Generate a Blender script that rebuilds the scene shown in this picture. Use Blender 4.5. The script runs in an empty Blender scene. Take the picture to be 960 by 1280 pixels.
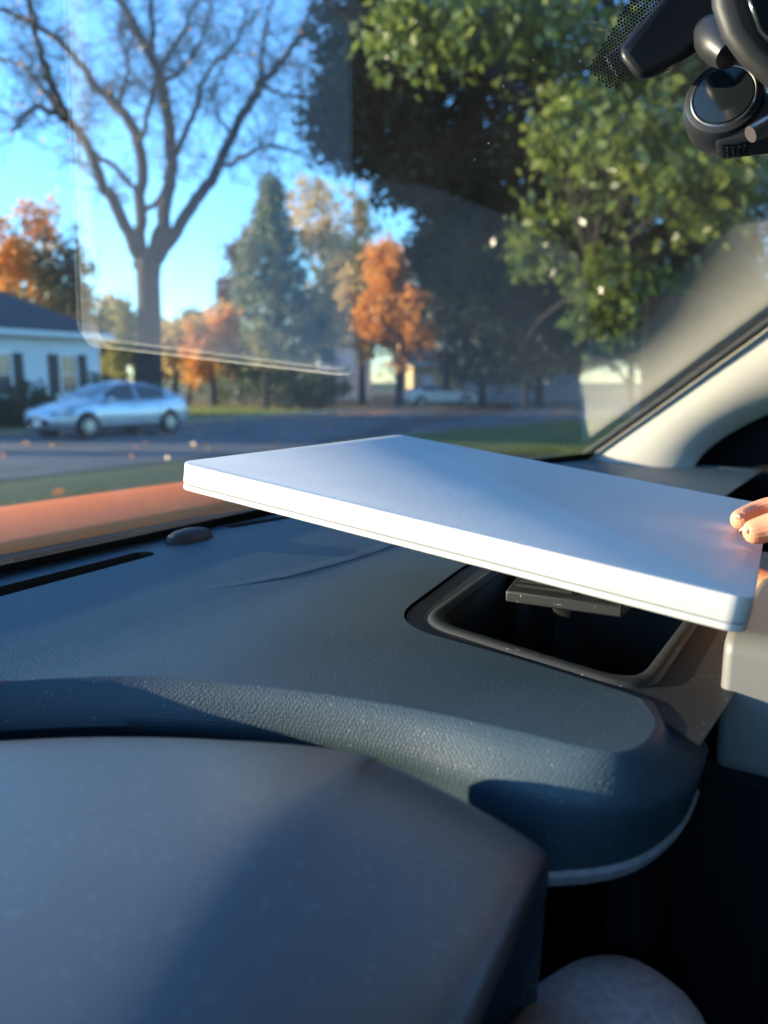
import bpy, bmesh, math, random
import numpy as np
from mathutils import Vector, Matrix, geometry

R = math.radians
scene = bpy.context.scene
COL = scene.collection
EYE = 1.45                      # camera height above the street, metres
PITCH = R(9.6)
HEAD = R(57)                    # the parked car is turned this far left of the view

# ------------------------------------------------------------------ camera
cam = bpy.data.cameras.new('camera')
cam.sensor_fit = 'VERTICAL'
cam.sensor_height = 36.0
cam.lens = 27.0
cam.clip_start = 0.01
cam.clip_end = 3000
cam.dof.use_dof = True
cam.dof.focus_distance = 0.52
cam.dof.aperture_fstop = 5.6
camo = bpy.data.objects.new('camera', cam)
COL.objects.link(camo)
camo.location = (0, 0, EYE)
camo.rotation_euler = (R(90) - PITCH, 0, 0)
scene.camera = camo

# ------------------------------------------------------------------ sky and sun
SUN_AZ, SUN_EL = R(-86), R(7.8)
world = bpy.data.worlds.new('World')
scene.world = world
world.use_nodes = True
nt = world.node_tree
sky = nt.nodes.new('ShaderNodeTexSky')
sky.sky_type = 'NISHITA'
sky.sun_disc = False
sky.sun_elevation = SUN_EL
sky.sun_rotation = SUN_AZ % (2 * math.pi)
sky.air_density = 1.0
sky.dust_density = 0.0
sky.ozone_density = 4.6
nt.links.new(sky.outputs[0], nt.nodes['Background'].inputs[0])
nt.nodes['Background'].inputs[1].default_value = 0.15
sun = bpy.data.lights.new('sun', 'SUN')
sun.energy = 2.9
sun.angle = R(0.53)
sun.color = (1.0, 0.82, 0.57)
suno = bpy.data.objects.new('sun', sun)
COL.objects.link(suno)
sdir = Vector((math.sin(SUN_AZ) * math.cos(SUN_EL), math.cos(SUN_AZ) * math.cos(SUN_EL), math.sin(SUN_EL)))
suno.rotation_euler = (-sdir).to_track_quat('-Z', 'Y').to_euler()
suno.location = (-20, -8, 12)
scene.view_settings.view_transform = 'Standard'
scene.view_settings.look = 'None'
scene.view_settings.gamma = 1.0
scene.view_settings.use_curve_mapping = False
scene.view_settings.exposure = 2.65
scene.cycles.max_bounces = 6
scene.cycles.diffuse_bounces = 3
scene.cycles.glossy_bounces = 4
scene.cycles.caustics_reflective = False
scene.cycles.caustics_refractive = False
scene.cycles.transparent_max_bounces = 12
scene.cycles.use_denoising = True
scene.cycles.use_adaptive_sampling = True
scene.cycles.adaptive_threshold = 0.02
scene.cycles.use_light_tree = False

# ------------------------------------------------------------------ surveying helpers
def ray(px, py):
    x, y = (px - 480) / 960, (640 - py) / 960
    return Vector((x, math.cos(PITCH) + y * math.sin(PITCH), -math.sin(PITCH) + y * math.cos(PITCH)))
AF = Vector((-math.sin(HEAD), math.cos(HEAD), 0))     # car forward
AR = Vector((math.cos(HEAD), math.sin(HEAD), 0))      # car right
def to_car(v):                                        # eye-relative world -> car frame (right, forward, up)
    return Vector((v.dot(AR), v.dot(AF), v.z + EYE))
def cz(px, py, z):                                    # a sighted point at height z (eye = 0), in the car frame
    r = ray(px, py)
    return to_car(r * (z / r.z))
def cl(px, py, l):                                    # a sighted point at lateral distance l, in the car frame
    r = ray(px, py)
    return to_car(r * (l / r.dot(AR)))
def ct(px, py, t):                                    # a sighted point at depth t, in the car frame
    return to_car(ray(px, py) * t)
def wy(px, py, y):                                    # a sighted point at distance y down the view, world
    r = ray(px, py)
    v = r * (y / r.y)
    return Vector((v.x, v.y, v.z + EYE))
def gnd(px, py):                                      # a sighted point on the street
    r = ray(px, py)
    v = r * (-EYE / r.z)
    return Vector((v.x, v.y, 0))

# ------------------------------------------------------------------ materials
def mat(name, col, rough=0.5, metal=0.0, vary=0.0, vscale=5.0, bump=0.0, bscale=50.0, col2=None, spec=0.5, coat=0.0, detail=4.0):
    m = bpy.data.materials.new(name)
    m.use_nodes = True
    n, l = m.node_tree.nodes, m.node_tree.links
    b = n['Principled BSDF']
    b.inputs['Base Color'].default_value = (*col, 1)
    b.inputs['Roughness'].default_value = rough
    b.inputs['Metallic'].default_value = metal
    b.inputs['Specular IOR Level'].default_value = spec
    if coat:
        b.inputs['Coat Weight'].default_value = coat
        b.inputs['Coat Roughness'].default_value = 0.05
    tc = n.new('ShaderNodeTexCoord')
    if vary or col2:
        t = n.new('ShaderNodeTexNoise')
        t.inputs['Scale'].default_value = vscale
        t.inputs['Detail'].default_value = detail
        l.new(tc.outputs['Object'], t.inputs['Vector'])
        rp = n.new('ShaderNodeValToRGB')
        c2 = col2 or tuple(min(1, c * (1 + vary)) for c in col)
        c1 = col if col2 else tuple(c * (1 - vary) for c in col)
        rp.color_ramp.elements[0].position = 0.35
        rp.color_ramp.elements[1].position = 0.65
        rp.color_ramp.elements[0].color = (*c1, 1)
        rp.color_ramp.elements[1].color = (*c2, 1)
        l.new(t.outputs['Fac'], rp.inputs['Fac'])
        l.new(rp.outputs['Color'], b.inputs['Base Color'])
    if bump:
        t = n.new('ShaderNodeTexNoise')
        t.inputs['Scale'].default_value = bscale
        t.inputs['Detail'].default_value = 5
        l.new(tc.outputs['Object'], t.inputs['Vector'])
        bp = n.new('ShaderNodeBump')
        bp.inputs['Strength'].default_value = bump
        bp.inputs['Distance'].default_value = 0.3 / bscale
        l.new(t.outputs['Fac'], bp.inputs['Height'])
        l.new(bp.outputs['Normal'], b.inputs['Normal'])
    return m

def dusty(m, scale=260.0, amount=0.16, tint=(0.55, 0.55, 0.52), size=0.16):
    """settled dust: scattered pale specks on top of a material"""
    n, l = m.node_tree.nodes, m.node_tree.links
    b = n['Principled BSDF']
    tc = n.new('ShaderNodeTexCoord')
    v = n.new('ShaderNodeTexVoronoi')
    v.inputs['Scale'].default_value = scale
    l.new(tc.outputs['Object'], v.inputs['Vector'])
    a = n.new('ShaderNodeMath'); a.operation = 'LESS_THAN'; a.inputs[1].default_value = size
    l.new(v.outputs['Distance'], a.inputs[0])
    sp = n.new('ShaderNodeSeparateColor')
    l.new(v.outputs['Color'], sp.inputs[0])
    c = n.new('ShaderNodeMath'); c.operation = 'LESS_THAN'; c.inputs[1].default_value = amount
    l.new(sp.outputs[0], c.inputs[0])
    mu = n.new('ShaderNodeMath'); mu.operation = 'MULTIPLY'
    l.new(a.outputs[0], mu.inputs[0]); l.new(c.outputs[0], mu.inputs[1])
    mx = n.new('ShaderNodeMix'); mx.data_type = 'RGBA'
    l.new(mu.outputs[0], mx.inputs['Factor'])
    src = b.inputs['Base Color'].links
    if src:
        l.new(src[0].from_socket, mx.inputs['A'])
    else:
        mx.inputs['A'].default_value = b.inputs['Base Color'].default_value
    mx.inputs['B'].default_value = (*tint, 1)
    l.new(mx.outputs['Result'], b.inputs['Base Color'])
    return m

def fabric_mat(name, col):
    """moulded dash skin with a fine woven grain"""
    m = mat(name, col, rough=0.5, vary=0.10, vscale=9, spec=0.5)
    n, l = m.node_tree.nodes, m.node_tree.links
    b = n['Principled BSDF']
    tc = n.new('ShaderNodeTexCoord')
    mp = n.new('ShaderNodeMapping')
    mp.inputs['Rotation'].default_value = (0, 0, R(34))
    mp.inputs['Scale'].default_value = (1.0, 0.75, 0.6)
    l.new(tc.outputs['Object'], mp.inputs['Vector'])
    v = n.new('ShaderNodeTexVoronoi')
    v.inputs['Scale'].default_value = 860
    v.inputs['Randomness'].default_value = 0.38
    l.new(mp.outputs['Vector'], v.inputs['Vector'])
    bp = n.new('ShaderNodeBump')
    bp.invert = True
    bp.inputs['Strength'].default_value = 0.55
    bp.inputs['Distance'].default_value = 0.00045
    l.new(v.outputs['Distance'], bp.inputs['Height'])
    l.new(bp.outputs['Normal'], b.inputs['Normal'])
    return dusty(m, 640, 0.06, (0.42, 0.44, 0.43), 0.17)

def leaf_mat(name, cols, trans=0.45, rough=0.4, spec=0.5):
    m = bpy.data.materials.new(name)
    m.use_nodes = True
    n, l = m.node_tree.nodes, m.node_tree.links
    b = n['Principled BSDF']
    b.inputs['Roughness'].default_value = rough
    b.inputs['Specular IOR Level'].default_value = spec
    g = n.new('ShaderNodeNewGeometry')
    rp = n.new('ShaderNodeValToRGB')
    rp.color_ramp.elements.remove(rp.color_ramp.elements[1])
    for i, c in enumerate(cols):
        e = rp.color_ramp.elements[0] if i == 0 else rp.color_ramp.elements.new(i / max(1, len(cols) - 1))
        e.position = i / max(1, len(cols) - 1)
        e.color = (*c, 1)
    l.new(g.outputs['Random Per Island'], rp.inputs['Fac'])
    l.new(rp.outputs['Color'], b.inputs['Base Color'])
    tr = n.new('ShaderNodeBsdfTranslucent')
    l.new(rp.outputs['Color'], tr.inputs['Color'])
    mx = n.new('ShaderNodeMixShader')
    mx.inputs[0].default_value = trans
    l.new(b.outputs[0], mx.inputs[1]); l.new(tr.outputs[0], mx.inputs[2])
    l.new(mx.outputs[0], n['Material Output'].inputs['Surface'])
    return m

def glass_mat(name, tint=(0.955, 0.985, 0.98), f0=0.05, dust=0.0, gain=1.8):
    """a clear pane: see-through, mirror-like towards grazing, with a trace of dust"""
    m = bpy.data.materials.new(name)
    m.use_nodes = True
    n, l = m.node_tree.nodes, m.node_tree.links
    n.remove(n['Principled BSDF'])
    tr = n.new('ShaderNodeBsdfTransparent'); tr.inputs[0].default_value = (*tint, 1)
    gl = n.new('ShaderNodeBsdfGlossy'); gl.inputs['Roughness'].default_value = 0.0
    lw = n.new('ShaderNodeLayerWeight'); lw.inputs[0].default_value = 0.5
    p = n.new('ShaderNodeMath'); p.operation = 'POWER'; p.inputs[1].default_value = 5
    l.new(lw.outputs['Facing'], p.inputs[0])
    a = n.new('ShaderNodeMath'); a.operation = 'MULTIPLY_ADD'
    a.inputs[1].default_value = (1 - f0) * gain; a.inputs[2].default_value = f0 * gain
    l.new(p.outputs[0], a.inputs[0])
    mx = n.new('ShaderNodeMixShader')
    l.new(a.outputs[0], mx.inputs[0]); l.new(tr.outputs[0], mx.inputs[1]); l.new(gl.outputs[0], mx.inputs[2])
    out = mx
    if dust:
        df = n.new('ShaderNodeBsdfDiffuse'); df.inputs[0].default_value = (0.75, 0.75, 0.72, 1)
        tl = n.new('ShaderNodeBsdfTranslucent'); tl.inputs[0].default_value = (0.75, 0.75, 0.72, 1)
        ad = n.new('ShaderNodeMixShader'); ad.inputs[0].default_value = 0.5
        l.new(df.outputs[0], ad.inputs[1]); l.new(tl.outputs[0], ad.inputs[2])
        tc = n.new('ShaderNodeTexCoord')
        t = n.new('ShaderNodeTexNoise'); t.inputs['Scale'].default_value = 14; t.inputs['Detail'].default_value = 6
        l.new(tc.outputs['Object'], t.inputs['Vector'])
        v = n.new('ShaderNodeTexVoronoi'); v.inputs['Scale'].default_value = 120
        l.new(tc.outputs['Object'], v.inputs['Vector'])
        sp = n.new('ShaderNodeSeparateColor'); l.new(v.outputs['Color'], sp.inputs[0])
        c1 = n.new('ShaderNodeMath'); c1.operation = 'LESS_THAN'; c1.inputs[1].default_value = 0.09
        l.new(v.outputs['Distance'], c1.inputs[0])
        c2 = n.new('ShaderNodeMath'); c2.operation = 'LESS_THAN'; c2.inputs[1].default_value = 0.05
        l.new(sp.outputs[0], c2.inputs[0])
        c3 = n.new('ShaderNodeMath'); c3.operation = 'MULTIPLY'
        l.new(c1.outputs[0], c3.inputs[0]); l.new(c2.outputs[0], c3.inputs[1])
        d1 = n.new('ShaderNodeMath'); d1.operation = 'MULTIPLY'; d1.inputs[1].default_value = 2 * dust
        l.new(t.outputs['Fac'], d1.inputs[0])
        d2 = n.new('ShaderNodeMath'); d2.operation = 'MULTIPLY_ADD'; d2.inputs[1].default_value = 0.22
        l.new(c3.outputs[0], d2.inputs[0]); l.new(d1.outputs[0], d2.inputs[2])
        m2 = n.new('ShaderNodeMixShader')
        l.new(d2.outputs[0], m2.inputs[0]); l.new(mx.outputs[0], m2.inputs[1]); l.new(ad.outputs[0], m2.inputs[2])
        out = m2
    l.new(out.outputs[0], n['Material Output'].inputs['Surface'])
    return m

M = {}
M['pad'] = fabric_mat('navy dash skin', (0.034, 0.060, 0.078))
M['binnacle'] = dusty(mat('matte charcoal plastic', (0.054, 0.060, 0.066), 0.36, bump=0.12, bscale=900, vary=0.08, vscale=6, spec=0.8), 620, 0.10, (0.5, 0.52, 0.53), 0.18)
M['bezel'] = dusty(mat('black grained plastic', (0.022, 0.024, 0.026), 0.55, bump=0.15, bscale=1200, spec=0.35), 520, 0.08, (0.5, 0.5, 0.47), 0.16)
M['black'] = mat('black plastic', (0.010, 0.011, 0.013), 0.45, bump=0.05, bscale=600)
M['void'] = mat('dark lower trim', (0.004, 0.005, 0.007), 0.75, spec=0.12)
M['seal'] = mat('black rubber seal', (0.008, 0.008, 0.009), 0.6)
M['cowl'] = mat('cowl plastic', (0.007, 0.0075, 0.009), 0.5, bump=0.1, bscale=300)
M['orange'] = mat('orange car paint', (0.92, 0.20, 0.02), 0.55, metal=0.0, spec=0.3, vary=0.04, vscale=900)
M['cream'] = mat('cream pillar trim', (0.52, 0.49, 0.41), 0.75, bump=0.1, bscale=900, vary=0.03, vscale=12)
M['liner'] = mat('grey headliner', (0.5, 0.49, 0.46), 0.9, bump=0.2, bscale=700)
M['grey_trim'] = mat('pale grey fabric trim', (0.36, 0.34, 0.345), 0.9, bump=0.5, bscale=1500, vary=0.15, vscale=260)
M['screen'] = mat('grey satin display shell', (0.15, 0.148, 0.143), 0.45, bump=0.03, bscale=800)
M['white'] = dusty(mat('white coated card', (0.71, 0.685, 0.645), 0.45, vary=0.045, vscale=14, bump=0.10, bscale=260), 150, 0.06, (0.52, 0.54, 0.58), 0.13)
M['seam'] = mat('seam shadow grey', (0.30, 0.30, 0.29), 0.8)
M['chrome'] = mat('satin metal', (0.55, 0.55, 0.54), 0.3, metal=1.0)
M['lens'] = mat('dark glossy lens cover', (0.012, 0.016, 0.018), 0.12, spec=0.7)
M['camshell'] = mat('charcoal camera shell', (0.017, 0.018, 0.019), 0.4, bump=0.04, bscale=900)
M['hole'] = mat('grille hole black', (0.002, 0.002, 0.002), 0.9)
M['glass'] = glass_mat('windscreen glass', dust=0.0045)
M['mirror_shell'] = mat('dark grey mirror shell', (0.018, 0.018, 0.018), 0.55, bump=0.05, bscale=700)

# ------------------------------------------------------------------ mesh helpers
class MB:
    def __init__(self):
        self.v, self.f = [], []
    def add(self, verts, faces):
        o = len(self.v)
        self.v += [tuple(p) for p in verts]
        self.f += [tuple(i + o for i in q) for q in faces]
        return self
    def box(self, c, s, rot=None):
        c = Vector(c); h = Vector(s) / 2
        ps = [Vector((x, y, z)) for x in (-h.x, h.x) for y in (-h.y, h.y) for z in (-h.z, h.z)]
        if rot is not None:
            ps = [rot @ p for p in ps]
        return self.add([c + p for p in ps], [(0, 1, 3, 2), (4, 6, 7, 5), (0, 4, 5, 1), (2, 3, 7, 6), (0, 2, 6, 4), (1, 5, 7, 3)])
    def loft(self, rings, closed=True, caps=True):
        n = len(rings[0]); vs = [p for r in rings for p in r]; fs = []
        m = n if closed else n - 1
        for i in range(len(rings) - 1):
            for j in range(m):
                k = (j + 1) % n
                fs.append((i * n + j, i * n + k, (i + 1) * n + k, (i + 1) * n + j))
        if caps and closed:
            fs.append(tuple(range(n))[::-1])
            fs.append(tuple((len(rings) - 1) * n + j for j in range(n)))
        return self.add(vs, fs)
    def tube(self, pts, rad, n=8, caps=True):
        pts = [Vector(p) for p in pts]
        if not hasattr(rad, '__len__'):
            rad = [rad] * len(pts)
        rings = []; u = None
        for i, p in enumerate(pts):
            d = (pts[min(i + 1, len(pts) - 1)] - pts[max(i - 1, 0)])
            d = d.normalized() if d.length > 1e-9 else Vector((0, 0, 1))
            if u is None:
                u = d.orthogonal().normalized()
            u = (u - d * u.dot(d))
            u = u.normalized() if u.length > 1e-6 else d.orthogonal().normalized()
            w = d.cross(u)
            rings.append([p + (u * math.cos(2 * math.pi * k / n) + w * math.sin(2 * math.pi * k / n)) * rad[i] for k in range(n)])
        return self.loft(rings, True, caps)
    def lathe(self, prof, origin=(0, 0, 0), axis=(0, 0, 1), n=24, sx=1.0, caps=True):
        ax = Vector(axis).normalized(); u = ax.orthogonal().normalized(); w = ax.cross(u); o = Vector(origin)
        rings = [[o + ax * h + (u * math.cos(2 * math.pi * k / n) * sx + w * math.sin(2 * math.pi * k / n)) * r for k in range(n)] for r, h in prof]
        return self.loft(rings, True, caps)
    def prism(self, poly_a, poly_b):
        n = len(poly_a)
        return self.loft([poly_a, poly_b])
    def build(self, name, material, parent=None, smooth=True, bevel=0.0, subsurf=0, solid=0.0, segs=3):
        me = bpy.data.meshes.new(name)
        me.from_pydata(self.v, [], self.f)
        bm = bmesh.new(); bm.from_mesh(me)
        bmesh.ops.recalc_face_normals(bm, faces=bm.faces[:])
        bm.to_mesh(me); bm.free()
        me.materials.append(material)
        if smooth:
            me.polygons.foreach_set('use_smooth', [True] * len(me.polygons))
            if not subsurf:
                me.set_sharp_from_angle(angle=R(40))
        o = bpy.data.objects.new(name, me)
        COL.objects.link(o)
        if parent is not None:
            o.parent = parent
        if solid:
            s = o.modifiers.new('thick', 'SOLIDIFY'); s.thickness = solid; s.offset = 0
        if bevel:
            b = o.modifiers.new('round', 'BEVEL'); b.width = bevel; b.segments = segs; b.limit_method = 'ANGLE'; b.angle_limit = R(35)
            b.harden_normals = False
        if subsurf:
            s = o.modifiers.new('smooth', 'SUBSURF'); s.levels = subsurf; s.render_levels = subsurf
        return o

def tag(o, label=None, cat=None, group=None, kind=None):
    if label: o['label'] = label
    if cat: o['category'] = cat
    if group: o['group'] = group
    if kind: o['kind'] = kind
    return o
def empty(name, loc=(0, 0, 0), rz=0.0):
    o = bpy.data.objects.new(name, None)
    o.empty_display_size = 0.2
    COL.objects.link(o)
    o.location = loc; o.rotation_euler = (0, 0, rz)
    return o
def catmull(pts, n=6):
    pts = [Vector(p) for p in pts]; out = []
    for i in range(len(pts) - 1):
        p0 = pts[max(i - 1, 0)]; p1 = pts[i]; p2 = pts[i + 1]; p3 = pts[min(i + 2, len(pts) - 1)]
        for k in range(n):
            t = k / n
            out.append(0.5 * ((2 * p1) + (p2 - p0) * t + (2 * p0 - 5 * p1 + 4 * p2 - p3) * t * t + (3 * p1 - p0 - 3 * p2 + p3) * t ** 3))
    out.append(pts[-1])
    return out
def plan_sheet(outline, zf, step, holes=()):
    """triangulated plan-view sheet with height zf(x, y)"""
    def inside(poly, x, y):
        c = False; j = len(poly) - 1
        for i in range(len(poly)):
            if (poly[i][1] > y) != (poly[j][1] > y) and x < (poly[j][0] - poly[i][0]) * (y - poly[i][1]) / (poly[j][1] - poly[i][1]) + poly[i][0]:
                c = not c
            j = i
        return c
    vs, es = [], []
    for poly in (outline, *holes):
        o = len(vs); vs += [Vector((p[0], p[1])) for p in poly]
        es += [(o + i, o + (i + 1) % len(poly)) for i in range(len(poly))]
    allp = [(v.x, v.y) for v in vs]
    xs = [p[0] for p in outline]; ys = [p[1] for p in outline]
    arr = np.array(allp)
    x = min(xs) + step
    while x < max(xs):
        y = min(ys) + step
        while y < max(ys):
            if inside(outline, x, y) and not any(inside(h, x, y) for h in holes):
                if ((arr - (x, y)) ** 2).sum(1).min() > (0.45 * step) ** 2:
                    vs.append(Vector((x, y)))
            y += step
        x += step
    r = geometry.delaunay_2d_cdt(vs, es, [], 0, 1e-5)
    V, F = r[0], r[2]
    keep = []
    for f in F:
        cx = sum(V[i].x for i in f) / len(f); cy = sum(V[i].y for i in f) / len(f)
        if inside(outline, cx, cy) and not any(inside(h, cx, cy) for h in holes):
            keep.append(tuple(f))
    return [(v.x, v.y, zf(v.x, v.y)) for v in V], keep

# ------------------------------------------------------------------ ground, road, lawns
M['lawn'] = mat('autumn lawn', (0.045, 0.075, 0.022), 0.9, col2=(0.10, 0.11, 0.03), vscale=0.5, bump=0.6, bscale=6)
M['lawn2'] = mat('sunlight-tinted lawn', (0.19, 0.25, 0.05), 0.9, col2=(0.28, 0.30, 0.07), vscale=0.8, bump=0.6, bscale=6)  # lighter copy of the lawn: low sunlight is put into its colour
M['asphalt'] = mat('worn asphalt', (0.092, 0.097, 0.106), 0.85, vary=0.25, vscale=0.6, bump=0.3, bscale=20)
M['kerb'] = mat('concrete', (0.30, 0.29, 0.27), 0.9, vary=0.2, vscale=2, bump=0.2, bscale=15)
M['litter'] = mat('leaf strewn ground', (0.16, 0.085, 0.03), 0.95, col2=(0.26, 0.15, 0.055), vscale=1.2, bump=0.6, bscale=5)
def flat_poly(name, pts, z, m, smooth=False):
    mb = MB(); mb.add([(p[0], p[1], z) for p in pts], [tuple(range(len(pts)))])
    o = mb.build(name, m, smooth=smooth)
    tag(o, kind='structure')
    return o
g = MB(); g.add([(-900, -300, 0), (900, -300, 0), (900, 1500, 0), (-900, 1500, 0)], [(0, 1, 2, 3)])
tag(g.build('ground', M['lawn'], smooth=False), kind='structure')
U = Vector((0.545, 0.839, 0)); N = Vector((-0.839, 0.545, 0))      # along the street, across it
P0 = Vector((-5.3, 11.9, 0))                                        # near edge of the street
def st(u, n, z=0.0):
    p = P0 + U * u + N * n
    return (p.x, p.y, z)
road = [st(-60, 0), st(14, 0), st(30, -2), st(60, -10), st(90, -24), st(100, -14), st(70, 2), st(45, 11.0), st(20, 11.2), st(6, 9.6), st(-60, 8.8)]
flat_poly('road', road, 0.012, M['asphalt'])
# near drive joining the street on the far side
flat_poly('side_road', [st(31, -1.8), st(33, -6), st(28, -13), st(22, -30), st(27, -32), st(33, -14), st(42, -5)], 0.016, M['asphalt'])
def kerb(name, pts, w=0.18, h=0.11):
    mb = MB(); pts = [Vector(p) for p in pts]
    rings = []
    for i, p in enumerate(pts):
        d = (pts[min(i + 1, len(pts) - 1)] - pts[max(i - 1, 0)]).normalized(); s = Vector((-d.y, d.x, 0)) * w / 2
        rings.append([p - s, p + s, p + s + Vector((0, 0, h)), p - s + Vector((0, 0, h))])
    mb.loft(rings)
    tag(mb.build(name, M['kerb'], smooth=False), kind='structure')
kerb('kerb', [st(45, 11.1), st(20, 11.3), st(6, 9.7), st(-60, 8.9)])
flat_poly('sun_tinted_lawn', [st(7, -0.3), st(14, -0.3), st(26, -1.7), st(25, -12), st(8, -8)], 0.006, M['lawn2'])
flat_poly('leafy_verge', [st(27, 11.5), st(45, 11.6), st(70, 3), st(110, -20), st(150, 40), st(60, 60), st(27, 30)], 0.008, M['litter'])

# ------------------------------------------------------------------ foliage
def leaf_mesh(name, centers, size, material, parent=None, seed=0, droop=0.0, squash=0.55):
    rng = np.random.default_rng(seed)
    n = len(centers)
    d = rng.normal(size=(n, 3)); d[:, 2] -= droop
    d /= np.linalg.norm(d, axis=1)[:, None]
    q = rng.normal(size=(n, 3)); q -= (q * d).sum(1)[:, None] * d
    q /= np.linalg.norm(q, axis=1)[:, None]
    s = size * rng.uniform(0.6, 1.3, n)[:, None]
    c = np.asarray(centers)
    nn = np.cross(d, q)
    v = np.stack([c - d * s * 0.5, c + q * s * squash * 0.5 + nn * s * 0.06, c + d * s * 0.5, c - q * s * squash * 0.5 + nn * s * 0.06], 1).reshape(-1, 3)
    me = bpy.data.meshes.new(name)
    me.vertices.add(4 * n); me.vertices.foreach_set('co', v.astype(np.float32).ravel())
    me.loops.add(4 * n); me.loops.foreach_set('vertex_index', np.arange(4 * n, dtype=np.int32))
    me.polygons.add(n)
    me.polygons.foreach_set('loop_start', np.arange(0, 4 * n, 4, dtype=np.int32))
    me.update(); me.validate()
    me.materials.append(material)
    o = bpy.data.objects.new(name, me); COL.objects.link(o)
    if parent is not None:
        o.parent = parent
    return o
def clump_points(rng, ells, per, nper, spread, shell=0.75):
    """leaf positions: clumps biased to the outer part of each lobe"""
    out = []; cl_ = []
    for (c, r) in ells:
        for _ in range(per):
            d = rng.normal(size=3); d /= np.linalg.norm(d)
            rad = shell + (1 - shell) * rng.random() if rng.random() < 0.75 else rng.random() * shell
            p = np.array(c) + d * rad * np.array(r)
            cl_.append(p)
            k = max(3, int(nper * rng.uniform(0.4, 1.6)))
            out.append(p + rng.normal(size=(k, 3)) * spread * rng.uniform(0.6, 1.3))
    return np.concatenate(out), cl_

M['bark'] = mat('grey bark', (0.02, 0.02, 0.022), 0.9, vary=0.35, vscale=6, bump=0.8, bscale=14)
M['bark_dark'] = mat('dark bark', (0.02, 0.017, 0.015), 0.9, vary=0.35, vscale=6, bump=0.8, bscale=14)
L_ = {
 'green': leaf_mat('green leaves', [(0.08, 0.13, 0.03), (0.15, 0.21, 0.045), (0.25, 0.29, 0.07), (0.12, 0.16, 0.04)], 0.5, 0.28, 0.8),  # lit copy for the leafy tree: sunlight put into the leaf colour
 'deep': leaf_mat('dark and shade-tinted green leaves', [(0.008, 0.020, 0.014), (0.013, 0.028, 0.016), (0.02, 0.036, 0.018)], 0.15, 0.5, 0.3),  # one dark shrub, and the leafy tree's inner shade put into leaf colour
 'orange': leaf_mat('orange leaves', [(0.68, 0.27, 0.05), (0.75, 0.35, 0.07), (0.58, 0.21, 0.04), (0.70, 0.42, 0.13)], 0.55),
 'coral': leaf_mat('coral red leaves', [(0.5, 0.12, 0.05), (0.42, 0.10, 0.04), (0.5, 0.2, 0.07)], 0.4),
 'tan': leaf_mat('tan yellow leaves', [(0.58, 0.39, 0.15), (0.64, 0.44, 0.19), (0.48, 0.35, 0.14), (0.52, 0.43, 0.16)], 0.55),
 'olive': leaf_mat('olive yellow leaves', [(0.24, 0.22, 0.07), (0.36, 0.30, 0.08), (0.18, 0.19, 0.06)], 0.5),
 'conifer': leaf_mat('blue green needles', [(0.12, 0.17, 0.12), (0.17, 0.21, 0.13), (0.25, 0.25, 0.12), (0.12, 0.15, 0.11)], 0.35, 0.6, 0.3),
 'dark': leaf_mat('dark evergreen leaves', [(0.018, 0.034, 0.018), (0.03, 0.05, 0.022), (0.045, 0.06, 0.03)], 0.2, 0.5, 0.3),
 'russet': leaf_mat('russet and green leaves', [(0.04, 0.055, 0.025), (0.05, 0.06, 0.025), (0.16, 0.07, 0.04), (0.03, 0.045, 0.02)], 0.3),
}
def simple_tree(name, label, px, ytop, ybot, hw, Y, leaf, seed, n=26, per=22, lsize=0.35, trunk=0.22, group=None, shape='round', cat='tree', bark='bark'):
    rng = np.random.default_rng(seed)
    top = wy(px, ytop, Y); bot = wy(px, ybot, Y)
    zt, zb = top.z, max(bot.z, 0.6)
    rx = hw / 960 * Y
    root = empty(name, (top.x, Y, 0))
    ells = []
    cx = 0.0
    if shape == 'cone':
        k = 9
        for i in range(k):
            f = i / (k - 1)
            ells.append(((rng.normal() * 0.1, rng.normal() * 0.1, zb + (zt - zb) * (f * 0.96 + 0.02)), (rx * (1.0 - f * 0.93), rx * (1.0 - f * 0.93), (zt - zb) / k * 0.75)))
    else:
        hz = (zt - zb) / 2
        ells.append(((0, 0, zb + hz), (rx * 0.85, rx * 0.8, hz * 0.85)))
        for i in range(6):
            a = rng.uniform(0, 6.28); e = rng.uniform(-0.7, 0.8)
            ells.append(((math.cos(a) * rx * 0.6, math.sin(a) * rx * 0.6, zb + hz + e * hz * 0.8), (rx * 0.42, rx * 0.42, hz * 0.34)))
    per_l = max(4, n * 7 // len(ells))
    pts, cl_ = clump_points(rng, ells, per_l, per, lsize * 0.9)
    leaf_mesh('crown', pts, lsize, leaf, root, seed)
    tb = MB()
    tb.tube([(0, 0, -0.1), (rng.normal() * .05, rng.normal() * .05, zb + (zt - zb) * 0.3), (0, 0, zb + (zt - zb) * 0.85)], [trunk * 1.15, trunk * 0.8, trunk * 0.15], 8)
    for i in rng.choice(len(cl_), min(14, len(cl_)), replace=False):
        p = Vector(cl_[i]); s = Vector((0, 0, max(zb * 0.7, p.z - rx * 0.5)))
        tb.tube([s, (s + p) / 2 + Vector((0, 0, 0.1)), p], [trunk * 0.35, trunk * 0.22, 0.02], 5)
    tb.build('trunk', M[bark], root)
    tag(root, label, cat, group)
    return root
G1 = 'autumn trees across the street'
simple_tree('maple_tree', 'orange maple rising behind the white house roof', 8, 232, 420, 62, 62, L_['orange'], 1, 34, 26, 0.42, group=G1)
simple_tree('evergreen_tree', 'dark green tree with russet top beside the white house', 82, 246, 470, 42, 59, L_['russet'], 2, 34, 26, 0.36, group=G1)
simple_tree('yellowing_tree', 'small olive yellow tree just beside the big bare trunk, house side', 148, 335, 492, 36, 58, L_['olive'], 3, 26, 22, 0.38, group=G1)
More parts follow.
